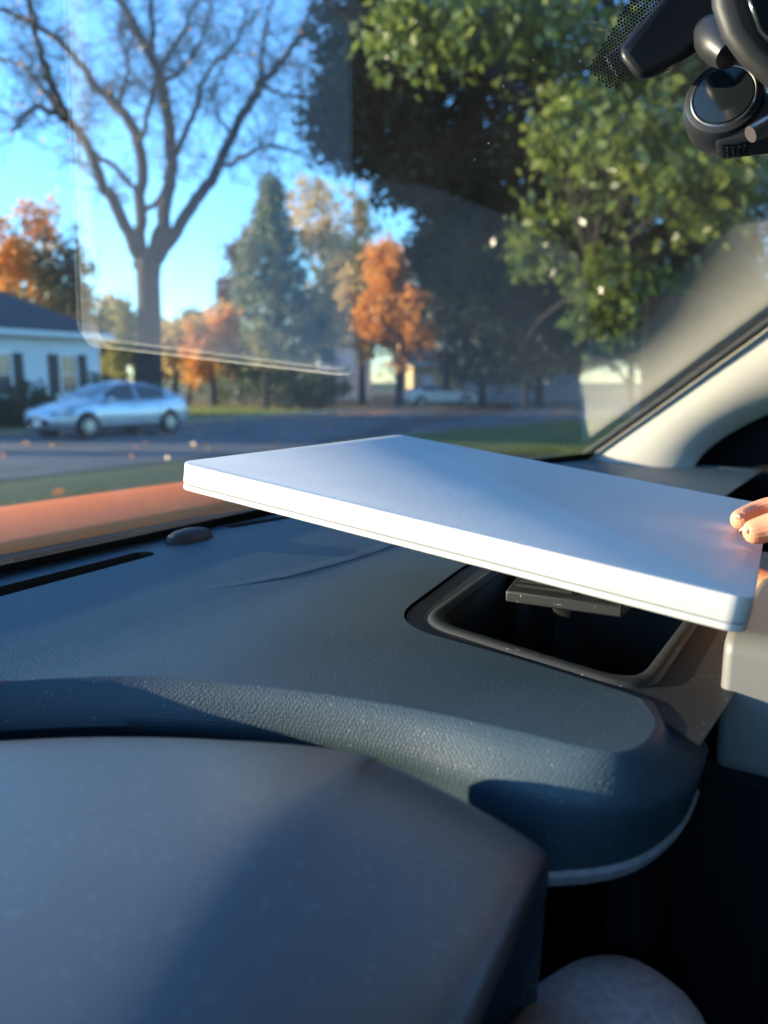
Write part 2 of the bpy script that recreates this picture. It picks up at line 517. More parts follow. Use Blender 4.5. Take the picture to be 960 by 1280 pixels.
simple_tree('maple_tree', 'low orange tree between the bare trunk and the conifer', 232, 378, 490, 46, 60, L_['orange'], 4, 26, 24, 0.38, group=G1)
simple_tree('yellowing_tree', 'small tan yellow tree in front of the low orange tree', 272, 415, 492, 34, 52, L_['tan'], 41, 22, 20, 0.34, group=G1)
simple_tree('maple_tree', 'coral red tree peeking out behind the conifer', 294, 284, 430, 26, 62, L_['coral'], 5, 22, 22, 0.36, group=G1)
simple_tree('conifer_tree', 'tall blue green conifer with a pointed top', 336, 242, 494, 104, 51, L_['conifer'], 6, 80, 36, 0.34, group=G1, shape='cone')
simple_tree('yellowing_tree', 'tall tan yellow tree beside the conifer', 412, 205, 486, 56, 62, L_['tan'], 7, 44, 26, 0.40, group=G1)
simple_tree('maple_tree', 'bright orange maple next to the white gable', 500, 295, 478, 54, 43.5, L_['orange'], 8, 46, 30, 0.33, group=G1)
simple_tree('maple_tree', 'orange tree glimpsed through the dark evergreen leaves', 590, 300, 400, 40, 66, L_['orange'], 9, 24, 22, 0.4, group=G1)
simple_tree('yellowing_tree', 'sunlit tan tree standing by the bare trunk, conifer side', 214, 398, 488, 40, 47, L_['tan'], 42, 26, 24, 0.32, group=G1)
simple_tree('maple_tree', 'sunlit orange tree at the foot of the conifer', 262, 376, 486, 36, 45.5, L_['orange'], 43, 26, 24, 0.30, group=G1)
simple_tree('yellowing_tree', 'sunlit tan tree close behind the bright orange maple', 452, 300, 470, 38, 49, L_['tan'], 44, 30, 26, 0.34, group=G1)
simple_tree('maple_tree', 'orange tree between the bright maple and the dark evergreens', 560, 335, 470, 34, 46.5, L_['orange'], 45, 26, 24, 0.32, group=G1)
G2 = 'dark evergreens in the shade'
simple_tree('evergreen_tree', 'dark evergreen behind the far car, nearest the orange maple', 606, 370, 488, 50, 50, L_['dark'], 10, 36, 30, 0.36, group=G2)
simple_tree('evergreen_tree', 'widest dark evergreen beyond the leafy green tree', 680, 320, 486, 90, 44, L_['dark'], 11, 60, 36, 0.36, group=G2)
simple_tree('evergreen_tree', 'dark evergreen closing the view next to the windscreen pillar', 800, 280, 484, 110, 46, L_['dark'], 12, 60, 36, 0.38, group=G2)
G3 = 'distant autumn trees closing the view'
for (k, (px_, yt, hw_, lf, lb)) in enumerate((
    (118, 372, 40, 'tan', 'distant tan tree seen beside the olive yellow tree'), (165, 395, 40, 'olive', 'distant olive tree right behind the bare trunk'),
    (215, 400, 42, 'tan', 'distant tan tree behind the low orange tree'), (262, 392, 40, 'orange', 'distant orange tree low behind the conifer'),
    (310, 380, 45, 'olive', 'distant olive tree showing through the conifer'), (365, 340, 45, 'tan', 'distant tan tree between the conifer and the tall tan tree'),
    (455, 290, 45, 'tan', 'distant tan tree above the narrow white gable'), (540, 330, 50, 'orange', 'distant orange tree on the evergreen side of the bright maple'),
    (30, 300, 50, 'olive', 'distant olive tree over the white house roof'))):
    simple_tree('maple_tree', lb, px_, yt, 492, hw_, 78 + 3 * (k % 3), L_[lf], 60 + k, 30, 22, 0.55, 0.25, group=G3)
# an unseen evergreen added across the street to shade the leafy tree's inner crown
simple_tree('evergreen_tree', 'unseen dense evergreen added across the street to cast shade', 480 - 960 * 19 / 16.3, -640, 290, 140, 16.3, L_['dark'], 90, 120, 40, 0.5, 0.35)
def shrub(label, px, ytop, hw, Y, leaf, seed, base=None, name='shrub'):
    rng = np.random.default_rng(seed)
    top = wy(px, ytop, Y); rx = hw / 960 * Y; h = top.z
    root = empty(name, (top.x, Y, 0))
    ells = [((0, 0, h * 0.45), (rx, rx, h * 0.5)), ((rx * 0.4, 0, h * 0.35), (rx * 0.6, rx * 0.6, h * 0.36)), ((-rx * 0.45, 0.1, h * 0.33), (rx * 0.6, rx * 0.6, h * 0.33))]
    pts, _ = clump_points(rng, ells, 90, 16, 0.12)
    pts = pts[pts[:, 2] > 0.02]
    leaf_mesh('foliage', pts, 0.16, leaf, root, seed)
    tb = MB()
    for k in range(5):
        a = k * 1.26
        tb.tube([(0.05 * math.cos(a), 0.05 * math.sin(a), -0.05), (rx * 0.5 * math.cos(a), rx * 0.5 * math.sin(a), h * 0.6)], [0.03, 0.01], 5)
    tb.build('stem', M['bark'], root)
    tag(root, label, 'shrub', 'shrubs in the front yards')
shrub('round dark shrub in front of the white house windows', 34, 478, 38, 24.5, L_['dark'], 21)
shrub('dark shrub at the corner of the white house', 124, 464, 26, 27.5, L_['deep'], 22)
shrub('dense dark green shrub on the lawn below the tan tree', 386, 455, 36, 40, L_['dark'], 23)

# the young street tree with a pale slim trunk, and another by the evergreens
simple_tree('young_tree', 'young tree with a slim pale trunk on the far lawn', 330, 405, 462, 26, 40, L_['olive'], 31, 12, 12, 0.26, 0.14)
tb = simple_tree('young_tree', 'slim trunked young tree in the shade by the dark evergreens', 660, 395, 450, 28, 41, L_['dark'], 32, 12, 12, 0.26, 0.13)

# ------------------------------------------------------------------ the big bare tree
def bare_tree():
    Y = 26.0
    base = wy(186, 480, Y)
    root = empty('bare_tree', (base.x, Y, 0))
    rnd = random.Random(5)
    def P(x, y, dy=0.0):
        p = wy(x, y, Y + dy); return Vector((p.x - base.x, p.y - Y, p.z))
    s = Y / 960
    tb = MB(); tips = []
    def limb(pts, r0, r1, dy0=0.0, dy1=0.0, n=8, grow=True):
        q = [P(x, y, dy0 + (dy1 - dy0) * i / (len(pts) - 1)) for i, (x, y) in enumerate(pts)]
        c = catmull(q, 5)
        c = [p + Vector((rnd.gauss(0, .03), rnd.gauss(0, .05), rnd.gauss(0, .03))) for p in c]
        rad = [(r0 + (r1 - r0) * i / (len(c) - 1)) * s for i in range(len(c))]
        tb.tube(c, rad, n)
        if grow:
            for i in range(len(c) // 4, len(c), 1):
                d = (c[i] - c[i - 1]).normalized()
                for _ in range(1 if rnd.random() < 0.8 else 2):
                    tips.append((c[i], d, rad[i]))
    a = P(187, 530); a.z = -0.1
    q = [a, P(187, 470), P(187, 400), P(185, 350), P(186, 325)]
    tb.tube(q, [20 * s, 15.5 * s, 14 * s, 14 * s, 15 * s], 12)
    limb([(178, 335), (165, 300), (140, 250), (125, 225), (110, 182), (85, 150), (62, 95), (45, 40), (30, -30)], 8.5, 2.5, 0, -2)
    limb([(110, 185), (85, 152), (60, 138), (38, 137), (15, 162)], 4, 1.5, -1, -3)
    limb([(85, 150), (45, 100), (20, 80), (-30, 62)], 3.5, 1.2, -1, 1)
    limb([(115, 190), (150, 215), (170, 238)], 3, 3.5, -.3, 0, grow=False)
    limb([(176, 330), (176, 260), (172, 175), (140, 125), (118, 105), (85, 62), (50, 35), (0, 10), (-40, -10)], 8, 2, 0, 2)
    limb([(172, 178), (150, 130), (160, 90), (150, 40), (165, -20)], 3.5, 1.2, .5, 3)
    limb([(172, 180), (188, 140), (195, 100), (215, 60), (240, 20), (250, -30)], 3.5, 1.2, .3, -3)
    limb([(186, 330), (200, 290), (212, 230), (215, 190), (206, 120), (198, 90), (180, 55), (165, 25), (140, -15)], 9.5, 4, 0, 1)
    limb([(178, 262), (195, 255), (208, 240)], 3, 4, 0, .3, grow=False)
    limb([(190, 70), (190, 30), (192, -40)], 4.5, 2, .8, 2)
    limb([(217, 200), (235, 160), (248, 125), (262, 85), (290, 60), (310, 10)], 4, 1.2, .3, -2)
    limb([(205, 100), (225, 90), (248, 60), (262, 20), (270, -30)], 3, 1.2, .5, 3)
    limb([(196, 325), (215, 298), (245, 250), (272, 212), (290, 170), (315, 125), (325, 105), (345, 85), (365, 62), (385, 20), (400, -30)], 8.5, 2.2, 0, 2)
    limb([(274, 211), (295, 200), (320, 187), (345, 184), (372, 190), (395, 205)], 3.2, 1.0, 0, -2)
    limb([(323, 108), (328, 70), (332, 40), (345, -20)], 3.5, 1.3, 1, 3)
    limb([(325, 108), (355, 118), (385, 122), (410, 118)], 2.8, 1, 1, -1)
    limb([(290, 172), (270, 140), (268, 110), (285, 70)], 2.5, 0.9, 0, 3)
    tb.build('trunk', M['bark'], root)
    tw = MB(); leaves = []
    def twig(p, d, r, lv):
        L = rnd.uniform(0.5, 1.25) * (1.0 if lv == 0 else 0.65)
        pts = [p]; dd = d.copy()
        for k in range(3):
            dd = (dd + Vector((rnd.gauss(0, .38), rnd.gauss(0, .38), rnd.gauss(0.06, .32)))).normalized()
            pts.append(pts[-1] + dd * L / 3)
        tw.tube(pts, [r, r * .8, r * .6, r * .35], 3, caps=False)
        if lv < 2:
            for k in (1, 2, 3):
                for _ in range(2 if k == 3 else 1):
                    e = (dd + Vector((rnd.gauss(0, .75), rnd.gauss(0, .75), rnd.gauss(.1, .6)))).normalized()
                    twig(pts[k], e, r * .62, lv + 1)
        elif rnd.random() < 0.10:
            leaves.append(tuple(pts[-1]))
    for (p, d, r) in tips:
        e = (d * 0.5 + Vector((rnd.gauss(0, .8), rnd.gauss(0, .8), rnd.gauss(.15, .6)))).normalized()
        twig(p, e, min(0.024, max(0.011, r * .42)), 0)
    o = tw.build('twigs', M['bark'], root, smooth=False)
    leaf_mesh('leaves', leaves, 0.13, L_['orange'], root, 55)
    tag(root, 'big nearly bare tree with a forked trunk and spreading limbs', 'tree')
bare_tree()

# ------------------------------------------------------------------ the leafy green tree over the near lawn
def leafy_tree():
    Y = 11.5
    bx = 6.1
    root = empty('leafy_tree', (bx, Y, 0))
    rng = np.random.default_rng(77)
    def e(px, py, y, rxp, ryp, rz=None):
        p = wy(px, py, y); return ((p.x - bx, p.y - Y, p.z), (rxp / 960 * y, (rz or rxp / 960 * y), ryp / 960 * y))
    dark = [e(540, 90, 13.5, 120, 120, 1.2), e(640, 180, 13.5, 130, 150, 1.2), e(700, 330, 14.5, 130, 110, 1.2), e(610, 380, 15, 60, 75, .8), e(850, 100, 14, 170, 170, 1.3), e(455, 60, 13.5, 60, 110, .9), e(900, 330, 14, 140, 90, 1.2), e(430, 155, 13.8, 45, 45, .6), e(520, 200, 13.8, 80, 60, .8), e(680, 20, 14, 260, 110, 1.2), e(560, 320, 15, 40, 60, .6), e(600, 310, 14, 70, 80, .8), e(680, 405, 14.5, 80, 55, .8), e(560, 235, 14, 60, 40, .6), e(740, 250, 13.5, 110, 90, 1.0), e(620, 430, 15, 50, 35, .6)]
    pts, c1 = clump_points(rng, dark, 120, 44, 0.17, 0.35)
    leaf_mesh('shade_tinted_crown', pts, 0.15, L_['deep'], root, 78, 0.3)  # inner lobes: their shade is painted by the darker leaves
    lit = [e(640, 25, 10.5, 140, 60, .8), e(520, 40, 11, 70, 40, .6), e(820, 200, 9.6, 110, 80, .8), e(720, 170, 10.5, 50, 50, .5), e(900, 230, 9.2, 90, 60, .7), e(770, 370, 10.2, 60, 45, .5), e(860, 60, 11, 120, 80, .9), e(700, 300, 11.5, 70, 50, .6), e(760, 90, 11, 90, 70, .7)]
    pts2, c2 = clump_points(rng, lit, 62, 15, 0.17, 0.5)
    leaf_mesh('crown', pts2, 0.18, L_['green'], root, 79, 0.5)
    tb = MB()
    def P(px, py, y):
        p = wy(px, py, y); return Vector((p.x - bx, p.y - Y, p.z))
    f = P(905, 330, 11.6)
    tb.tube(catmull([(0, 0, -0.2), (-.05, 0, 1.2), (-.35, 0, 2.2), f], 4), [.42, .40, .38, .36, .34, .33, .32, .31, .3, .3, .3, .3, .3][:13], 12)
    tb.tube(catmull([f, P(850, 265, 11.6), P(790, 215, 11.8), P(700, 150, 12.3), P(600, 90, 12.9), P(500, 60, 13.2)], 4), [.27 - .0115 * i for i in range(21)], 10)
    tb.tube(catmull([f, P(900, 200, 11.4), P(880, 60, 11.4), P(860, -150, 11.6)], 4), [.26 - .015 * i for i in range(13)], 10)
    tb.tube(catmull([P(860, 275, 11.6), P(800, 300, 11.2), P(740, 350, 10.8)], 4), [.12 - .011 * i for i in range(9)], 8)
    rr = random.Random(3)
    limbs = [P(850, 265, 11.6), P(790, 215, 11.8), P(700, 150, 12.3), P(600, 90, 12.9), P(900, 200, 11.4), P(880, 60, 11.4), P(740, 350, 10.8)]
    for p in [c1[i] for i in range(0, len(c1), 9)] + [c2[i] for i in range(0, len(c2), 5)]:
        p = Vector(p); s = min(limbs, key=lambda q: (q - p).length)
        m = (s + p) / 2 + Vector((rr.gauss(0, .1), rr.gauss(0, .1), .12))
        tb.tube([s, m, p], [.045, .028, .008], 5, caps=False)
    tb.build('trunk', M['bark_dark'], root)
    tag(root, 'leafy green tree whose branches overhang the near lawn', 'tree')
leafy_tree()

# low sun catches the standing blades of the sunlight-tinted lawn
def blades(name, poly, n, h, m, seed):
    rng = np.random.default_rng(seed)
    P_ = np.array([(p[0], p[1]) for p in poly]); lo, hi = P_.min(0), P_.max(0)
    q = rng.uniform(lo, hi, (n * 3, 2)); ins = np.zeros(len(q), bool); j = len(P_) - 1
    for i in range(len(P_)):
        c = (P_[i, 1] > q[:, 1]) != (P_[j, 1] > q[:, 1])
        with np.errstate(divide='ignore', invalid='ignore'):
            xx = (P_[j, 0] - P_[i, 0]) * (q[:, 1] - P_[i, 1]) / (P_[j, 1] - P_[i, 1]) + P_[i, 0]
        ins ^= c & (q[:, 0] < xx); j = i
    q = q[ins][:n]; n = len(q)
    a = rng.uniform(0, 6.28, n); w = .02; hh = h * rng.uniform(.5, 1.3, n); b = rng.normal(0, .03, (n, 2))
    dx, dy = np.cos(a) * w, np.sin(a) * w; z0 = np.zeros(n)
    v = np.stack([np.stack([q[:, 0] - dx, q[:, 1] - dy, z0], 1), np.stack([q[:, 0] + dx, q[:, 1] + dy, z0], 1), np.stack([q[:, 0] + b[:, 0], q[:, 1] + b[:, 1], hh], 1)], 1).reshape(-1, 3)
    me = bpy.data.meshes.new(name)
    me.vertices.add(3 * n); me.vertices.foreach_set('co', v.astype(np.float32).ravel())
    me.loops.add(3 * n); me.loops.foreach_set('vertex_index', np.arange(3 * n, dtype=np.int32))
    me.polygons.add(n); me.polygons.foreach_set('loop_start', np.arange(0, 3 * n, 3, dtype=np.int32))
    me.update(); me.validate(); me.materials.append(m)
    o = bpy.data.objects.new(name, me); COL.objects.link(o)
    return o
L_['grass'] = leaf_mat('grass blades', [(0.12, 0.17, 0.03), (0.19, 0.24, 0.05), (0.28, 0.28, 0.07)], 0.45, 0.6, 0.3)
tag(blades('grass', [st(7, -0.3), st(14, -0.3), st(26, -1.7), st(25, -12), st(8, -8)], 60000, .09, L_['grass'], 5), 'sunlit grass of the lawn beyond the white box', 'grass', kind='stuff')
tag(blades('far_grass', [st(4, 9.9), st(20, 11.5), st(26, 11.5), st(26, 26), st(4, 22)], 40000, .10, L_['grass'], 6), 'shaded grass across the street behind the silver sedan', 'grass', kind='stuff')

rng_f = np.random.default_rng(9)
fl_ = []
for k in range(2600):
    u_ = rng_f.uniform(-12, 40); n_ = rng_f.choice([rng_f.normal(9.6, .5), rng_f.uniform(10, 24), rng_f.uniform(-8, 8)], p=[.4, .45, .15])
    p = st(u_, n_); fl_.append((p[0], p[1], .035))
tag(leaf_mesh('fallen_leaves', fl_, .16, L_['orange'], None, 91), 'fallen orange leaves scattered along the kerb and lawns', 'leaves', kind='stuff')

# ------------------------------------------------------------------ houses
M['siding'] = mat('white siding', (0.72, 0.73, 0.74), 0.7, vary=0.03, vscale=3)
M['shingle'] = mat('dark roof shingles', (0.045, 0.048, 0.058), 0.9, vary=0.2, vscale=4, bump=0.3, bscale=12)
M['shutter'] = mat('black shutter', (0.018, 0.02, 0.024), 0.6)
M['pane'] = mat('dark window pane', (0.05, 0.065, 0.085), 0.08, spec=0.8)
M['brick_tan'] = mat('tan siding', (0.62, 0.47, 0.27), 0.8, vary=0.06, vscale=2)
M['grey_siding'] = mat('grey siding', (0.32, 0.33, 0.36), 0.8, vary=0.06, vscale=2)
M['trim_white'] = mat('white trim', (0.75, 0.75, 0.74), 0.6)
def house(name, label, origin, ang, length, depth, eave, ridge, wallm, roofm, wins=(), gable_end=True, door=None, hip=0.0):
    """local x along the front, y to the back; origin = front corner"""
    root = empty(name, origin, ang)
    w = MB()
    w.box((length / 2, depth / 2, eave / 2), (length, depth, eave))
    if not hip:
        for x in (0.0, length - 0.2):
            w.add([(x, 0, eave), (x, depth, eave), (x, depth / 2, ridge), (x + .2, 0, eave), (x + .2, depth, eave), (x + .2, depth / 2, ridge)], [(0, 1, 2), (3, 5, 4), (0, 2, 5, 3), (1, 4, 5, 2)])
    w.build('wall', wallm, root, smooth=False)
    r = MB(); o = .4
    h = hip
    r.loft([[(-o, -o, eave - .12), (length + o, -o, eave - .12), (length + o - h, depth / 2, ridge + .05), (-o + h, depth / 2, ridge + .05)],
            [(-o, -o, eave + .06), (length + o, -o, eave + .06), (length + o - h, depth / 2, ridge + .25), (-o + h, depth / 2, ridge + .25)]])
    r.loft([[(-o, depth + o, eave - .12), (length + o, depth + o, eave - .12), (length + o - h, depth / 2, ridge + .05), (-o + h, depth / 2, ridge + .05)],
            [(-o, depth + o, eave + .06), (length + o, depth + o, eave + .06), (length + o - h, depth / 2, ridge + .25), (-o + h, depth / 2, ridge + .25)]])
    if hip:
        for x, sx in ((-o, 1), (length + o, -1)):
            r.add([(x, -o, eave + .05), (x, depth + o, eave + .05), (x + sx * h, depth / 2, ridge + .24)], [(0, 1, 2)])
    r.build('roof', roofm, root, smooth=False)
    fa = MB(); fa.box((length / 2, -o - .03, eave - .09), (length + 2 * o, .05, .2)); fa.build('fascia', M['trim_white'], root, smooth=False)
    for (x, z, ww, hh, sh) in wins:
        fr = MB()
        for (cx_, cz_, sx, sz) in ((x, z + hh / 2 + .04, ww + .16, .08), (x, z - hh / 2 - .04, ww + .16, .08), (x - ww / 2 - .04, z, .08, hh), (x + ww / 2 + .04, z, .08, hh), (x, z, ww, .05)):
            fr.box((cx_, -.03, cz_), (sx, .07, sz))
        win = fr.build('window', M['trim_white'], root, smooth=False)
        MB().box((x, -.006, z), (ww, .02, hh)).build('pane', M['pane'], win, smooth=False)
        if sh:
            for s in (-1, 1):
                m = MB(); m.box((x + s * (ww / 2 + .12 + .2), -.03, z), (.38, .05, hh + .12))
                for k in range(9):
                    m.box((x + s * (ww / 2 + .32), -.062, z - hh / 2 + .1 + k * hh / 9), (.30, .02, .05))
                m.build('shutter', M['shutter'], root, smooth=False)
    if door:
        x, ww, hh = door
        d = MB().box((x, -.03, hh / 2), (ww, .06, hh)).build('door', M['trim_white'], root, smooth=False)
    tag(root, label, 'house')
    return root
ca = math.atan2(U.y, U.x)
c1 = wy(124, 440, 31.0)
o1 = Vector((c1.x, 31.0, 0)) - U * 14
house('white_house', 'white single storey house with dark roof and black shutters', o1, ca, 14, 8, 3.28, 5.1, M['siding'], M['shingle'],
      [(12.55, 1.75, .62, 1.35, True), (9.9, 1.75, .62, 1.35, True), (5.2, 1.75, .8, 1.35, True), (2.2, 1.75, .8, 1.35, True)], door=(7.0, .95, 2.1), hip=3.0)
g0 = wy(464, 480, 66)
house('gabled_house', 'narrow white gabled house hazy behind the tan tree', (g0.x, 66, 0), R(96), 9, 4.4, 3.6, 7.3, M['siding'], M['shingle'], [(4, 1.7, .9, 1.2, False)])
t0 = wy(516, 480, 62)
house('tan_house', 'tan garage wall in sunlight behind the far car', (t0.x, 62, 0), R(8), 7.0, 6, 2.9, 3.9, M['brick_tan'], M['shingle'], [(5.9, 1.5, .8, 1.0, False)], door=(1.2, .9, 2.0))
t1 = wy(577, 480, 60)
house('grey_house', 'grey house in shade under the dark evergreens', (t1.x, 60, 0), R(-4), 9, 6, 2.7, 4.0, M['grey_siding'], M['shingle'], [(1.6, 1.5, .9, 1.1, False), (5, 1.5, .9, 1.1, False)])

# ------------------------------------------------------------------ cars in the street
M['tyre'] = mat('tyre rubber', (0.014, 0.014, 0.015), 0.85)
M['rim'] = mat('alloy rim', (0.5, 0.5, 0.52), 0.3, metal=0.9)
M['carglass'] = mat('dark car glass', (0.03, 0.04, 0.05), 0.05, spec=0.8)
M['headlamp'] = mat('clear headlamp', (0.75, 0.76, 0.75), 0.08, spec=0.8)
M['tail'] = mat('red tail lamp', (0.4, 0.02, 0.02), 0.15)
M['archblack'] = mat('wheel arch black', (0.008, 0.008, 0.009), 0.9)
def lerp(tbl, x):
    tbl = sorted(tbl)
    if x <= tbl[0][0]: return tbl[0][1]
    for (a, b), (c, d) in zip(tbl, tbl[1:]):
        if x <= c: return b + (d - b) * (x - a) / (c - a)
    return tbl[-1][1]
def sedan(name, label, cat, loc, rz, paint, half=2.25, deck=None, roof=None, halfw=0.88):
    root = empty(name, loc, rz)
    H = half
    deck = deck or [(-H, .80), (-H + .12, 1.0), (-1.7, 1.05), (-.9, .96), (0, .93), (.9, .96), (1.2, .94), (1.7, .84), (H - .12, .70), (H, .55)]
    roof = roof or [(-1.85, 1.06), (-1.35, 1.27), (-.8, 1.41), (-.2, 1.45), (.25, 1.40), (.7, 1.2), (1.15, .96)]
    wid = [(-H, .62), (-H + .1, .76), (-H + .5, .86), (-.8, halfw), (.8, halfw), (H - .55, .85), (H - .15, .74), (H, .56)]
    bot = [(-H, .42), (-H + .2, .26), (-1.6, .2), (1.6, .2), (H - .2, .22), (H, .34)]
    xs = [-H + 2 * H * i / 40 for i in range(41)]
    rings = []
    for x in xs:
        w, zt, zb = lerp(wid, x), lerp(deck, x), lerp(bot, x)
        half_s = [(w * .82, zb), (w * .97, zb + .1), (w, zb + (zt - zb) * .45), (w * .985, zb + (zt - zb) * .72), (w * .93, zt - .05), (w * .80, zt), (w * .4, zt + .025)]
        rings.append([(x, y, z) for y, z in half_s] + [(x, -y, z) for y, z in half_s[::-1]])
    MB().loft(rings).build('body', paint, root)
    xr0, xr1 = roof[0][0], roof[-1][0]
    def gh(x, s, off=0.0):                        # greenhouse side surface
        zb, zt = lerp(deck, x) - .02, lerp(roof, x)
        wb = lerp(wid, x) * .88; wr = wb - .30 * (zt - zb) / .5
        return Vector((x, wb + (wr - wb) * s + off, zb + (zt - zb) * s))
    xg = [xr0 + (xr1 - xr0) * i / 24 for i in range(25)]
    rings = []
    for x in xg:
        a, b, c = gh(x, 0), gh(x, .5), gh(x, .93)
        zt = max(lerp(roof, x), c.z)
        t1_, t2_ = (x, c.y * .82, zt), (x, c.y * .4, zt + .02)
        hs = [tuple(a), tuple(b), tuple(c), t1_, t2_]
        rings.append(hs + [(q[0], -q[1], q[2]) for q in hs[::-1]])
    MB().loft(rings).build('cabin', paint, root)
    def side_glass(x0, x1, s):
        mb = MB(); rr = []
        for i in range(9):
            x = x0 + (x1 - x0) * i / 8
            lo = gh(x, .10, .012); hi = gh(x, .86, .012)
            if hi.z - lo.z < .06: hi = lo + Vector((0, 0, .03))
            rr.append([(lo.x, s * lo.y, lo.z), (hi.x, s * hi.y, hi.z), (hi.x, s * (hi.y - .03), hi.z), (lo.x, s * (lo.y - .03), lo.z)])
        mb.loft(rr).build('window', M['carglass'], root)
    for s in (-1, 1):
        side_glass(-.28, .72, s); side_glass(-1.28, -.38, s)
    def cross_glass(x0, x1, nm):
        mb = MB(); rr = []
        for i in range(7):
            x = x0 + (x1 - x0) * i / 6
            c = gh(x, .93); z = lerp(roof, x) + .012
            rr.append([(x, c.y * .86, z), (x, 0, z + .026), (x, -c.y * .86, z), (x, -c.y * .86, z - .03), (x, c.y * .86, z - .03)])
        mb.loft(rr).build(nm, M['carglass'], root)
    cross_glass(.30, 1.05, 'windscreen'); cross_glass(-1.78, -.9, 'rear_window')
    for s in (-1, 1):
        for x in (-1.32, 1.38):
            arch = MB(); arch.lathe([(.37, -.05), (.37, .015)], (x, s * (halfw - .03), .33), (0, s, 0), 24)
            arch.build('wheel_arch', M['archblack'], root)
            wheel = MB(); wheel.lathe([(.20, -.1), (.30, -.1), (.325, -.07), (.325, .07), (.30, .1), (.21, .1)], (x, s * (halfw - .065), .325), (0, s, 0), 28)
            t = wheel.build('wheel', M['tyre'], root)
            rm = MB(); o = Vector((x, s * (halfw + .0), .325))
            rm.lathe([(.215, .03), (.205, .045), (.19, .03)], o, (0, s, 0), 28)
            rm.lathe([(.05, .0), (.05, .04), (.02, .045)], o, (0, s, 0), 12)
            for k in range(7):
                a = k * 2 * math.pi / 7
                rm.box(o + Vector((math.cos(a) * .12, s * .028, math.sin(a) * .12)), (.16, .02, .045), Matrix.Rotation(-a, 3, 'Y'))
            rm.build('rim', M['rim'], t)
        hl = MB(); x = H - .2
        hl.loft([[(x + .13, s * .45, .60), (x + .02, s * .73, .62), (x + .0, s * .74, .72), (x + .06, s * .47, .71)], [(x + .19, s * .45, .58), (x + .08, s * .76, .60), (x - .18, s * .79, .78), (x + .02, s * .47, .76)]])
        hl.build('headlight', M['headlamp'], root)
        tl = MB(); x = -H
        tl.box((x + .06, s * .66, .86), (.12, .26, .16)); tl.build('tail_light', M['tail'], root, bevel=.02)
        mr = MB(); mr.box((.72, s * (halfw + .10), .98), (.12, .2, .13)); mr.build('wing_mirror', paint, root, bevel=.03)
    for s in (-1, 1):
        for x in (.80, -.33, -1.20):
            sm = MB(); sm.loft([[(x - .006, s * (lerp(wid, x) + .004), .34), (x + .006, s * (lerp(wid, x) + .004), .34), (x + .006, s * (lerp(wid, x) * .95 + .004), .86), (x - .006, s * (lerp(wid, x) * .95 + .004), .86)], [(x - .006, s * (lerp(wid, x) - .03), .34), (x + .006, s * (lerp(wid, x) - .03), .34), (x + .006, s * (lerp(wid, x) * .95 - .03), .86), (x - .006, s * (lerp(wid, x) * .95 - .03), .86)]])
            sm.build('door_seam', M['archblack'], root, smooth=False)
        for x in (-.12, -1.02):
            hd = MB(); hd.box((x, s * (lerp(wid, x) + .01), .80), (.18, .03, .03)); hd.build('door_handle', paint, root, bevel=.008)
        sl_ = MB(); sl_.box((0, s * (halfw - .01), .24), (2.1, .04, .09)); sl_.build('sill_trim', M['archblack'], root, bevel=.01)
    pt = MB(); pt.box((H + .03, 0, .40), (.02, .32, .15)); pt.build('number_plate', M['trim_white'], root, bevel=.004)
    gr = MB(); gr.box((H - .03, 0, .42), (.1, .9, .16)); gr.build('grille', M['archblack'], root, bevel=.02)
    bp = MB(); bp.box((H + .012, 0, .56), (.04, .5, .07)); bp.build('bumper_bar', M['rim'], root, bevel=.01)
    tag(root, label, cat, 'cars out in the street')
    return root
M['silver'] = mat('silver blue car paint', (0.42, 0.47, 0.53), 0.3, metal=0.55, coat=0.8)
M['paleblue'] = mat('pale blue white car paint', (0.80, 0.86, 0.88), 0.35, metal=0.0, coat=0.8)
fw = gnd(106, 548); rw = gnd(215, 541)
du = -U
mid = (fw + rw) / 2
sedan('silver_sedan', 'silver sedan parked along the street near the bare tree', 'car', (mid.x - .62, mid.y + .35, 0.012), math.atan2(du.y, du.x), M['silver'])
fc = gnd(549, 508)
sedan('pale_coupe', 'pale blue coupe far down the street by the tan garage', 'car', (fc.x, fc.y, 0.012), R(12), M['paleblue'],
      deck=[(-2.25, .72), (-2.1, .95), (-1.6, 1.0), (-.9, .92), (0, .90), (.9, .92), (1.3, .9), (1.9, .8), (2.15, .66), (2.25, .52)],
      roof=[(-1.75, 1.0), (-1.3, 1.17), (-.8, 1.29), (-.3, 1.31), (.1, 1.25), (.5, 1.08), (.9, .93)])

# ------------------------------------------------------------------ our own orange car
car = empty('orange_car', (0, 0, 0), HEAD)
tag(car, 'orange car seen from inside, with navy dashboard and cream pillar', 'car')
E0 = EYE
def gF(L, Z):                                   # windscreen surface: forward distance at (lateral, height above eye)
    c = 0.0
    if L > .6: c = .15 * (L - .6) ** 2
    if L < .1: c = .15 * (.1 - L) ** 2
    return .3886 - 1.1106 * Z + .0437 * L - c
def glass_hit(px, py, back=0.0):
    """sighted point on the windscreen (car frame), moved `back` metres towards the eye"""
    r = ray(px, py); lo, hi = .05, 4.0
    for _ in range(50):
        t = (lo + hi) / 2; p = r * t
        if p.dot(AF) < gF(p.dot(AR), p.z): lo = t
        else: hi = t
    return to_car(r * (lo - back))
ZTOP = .37
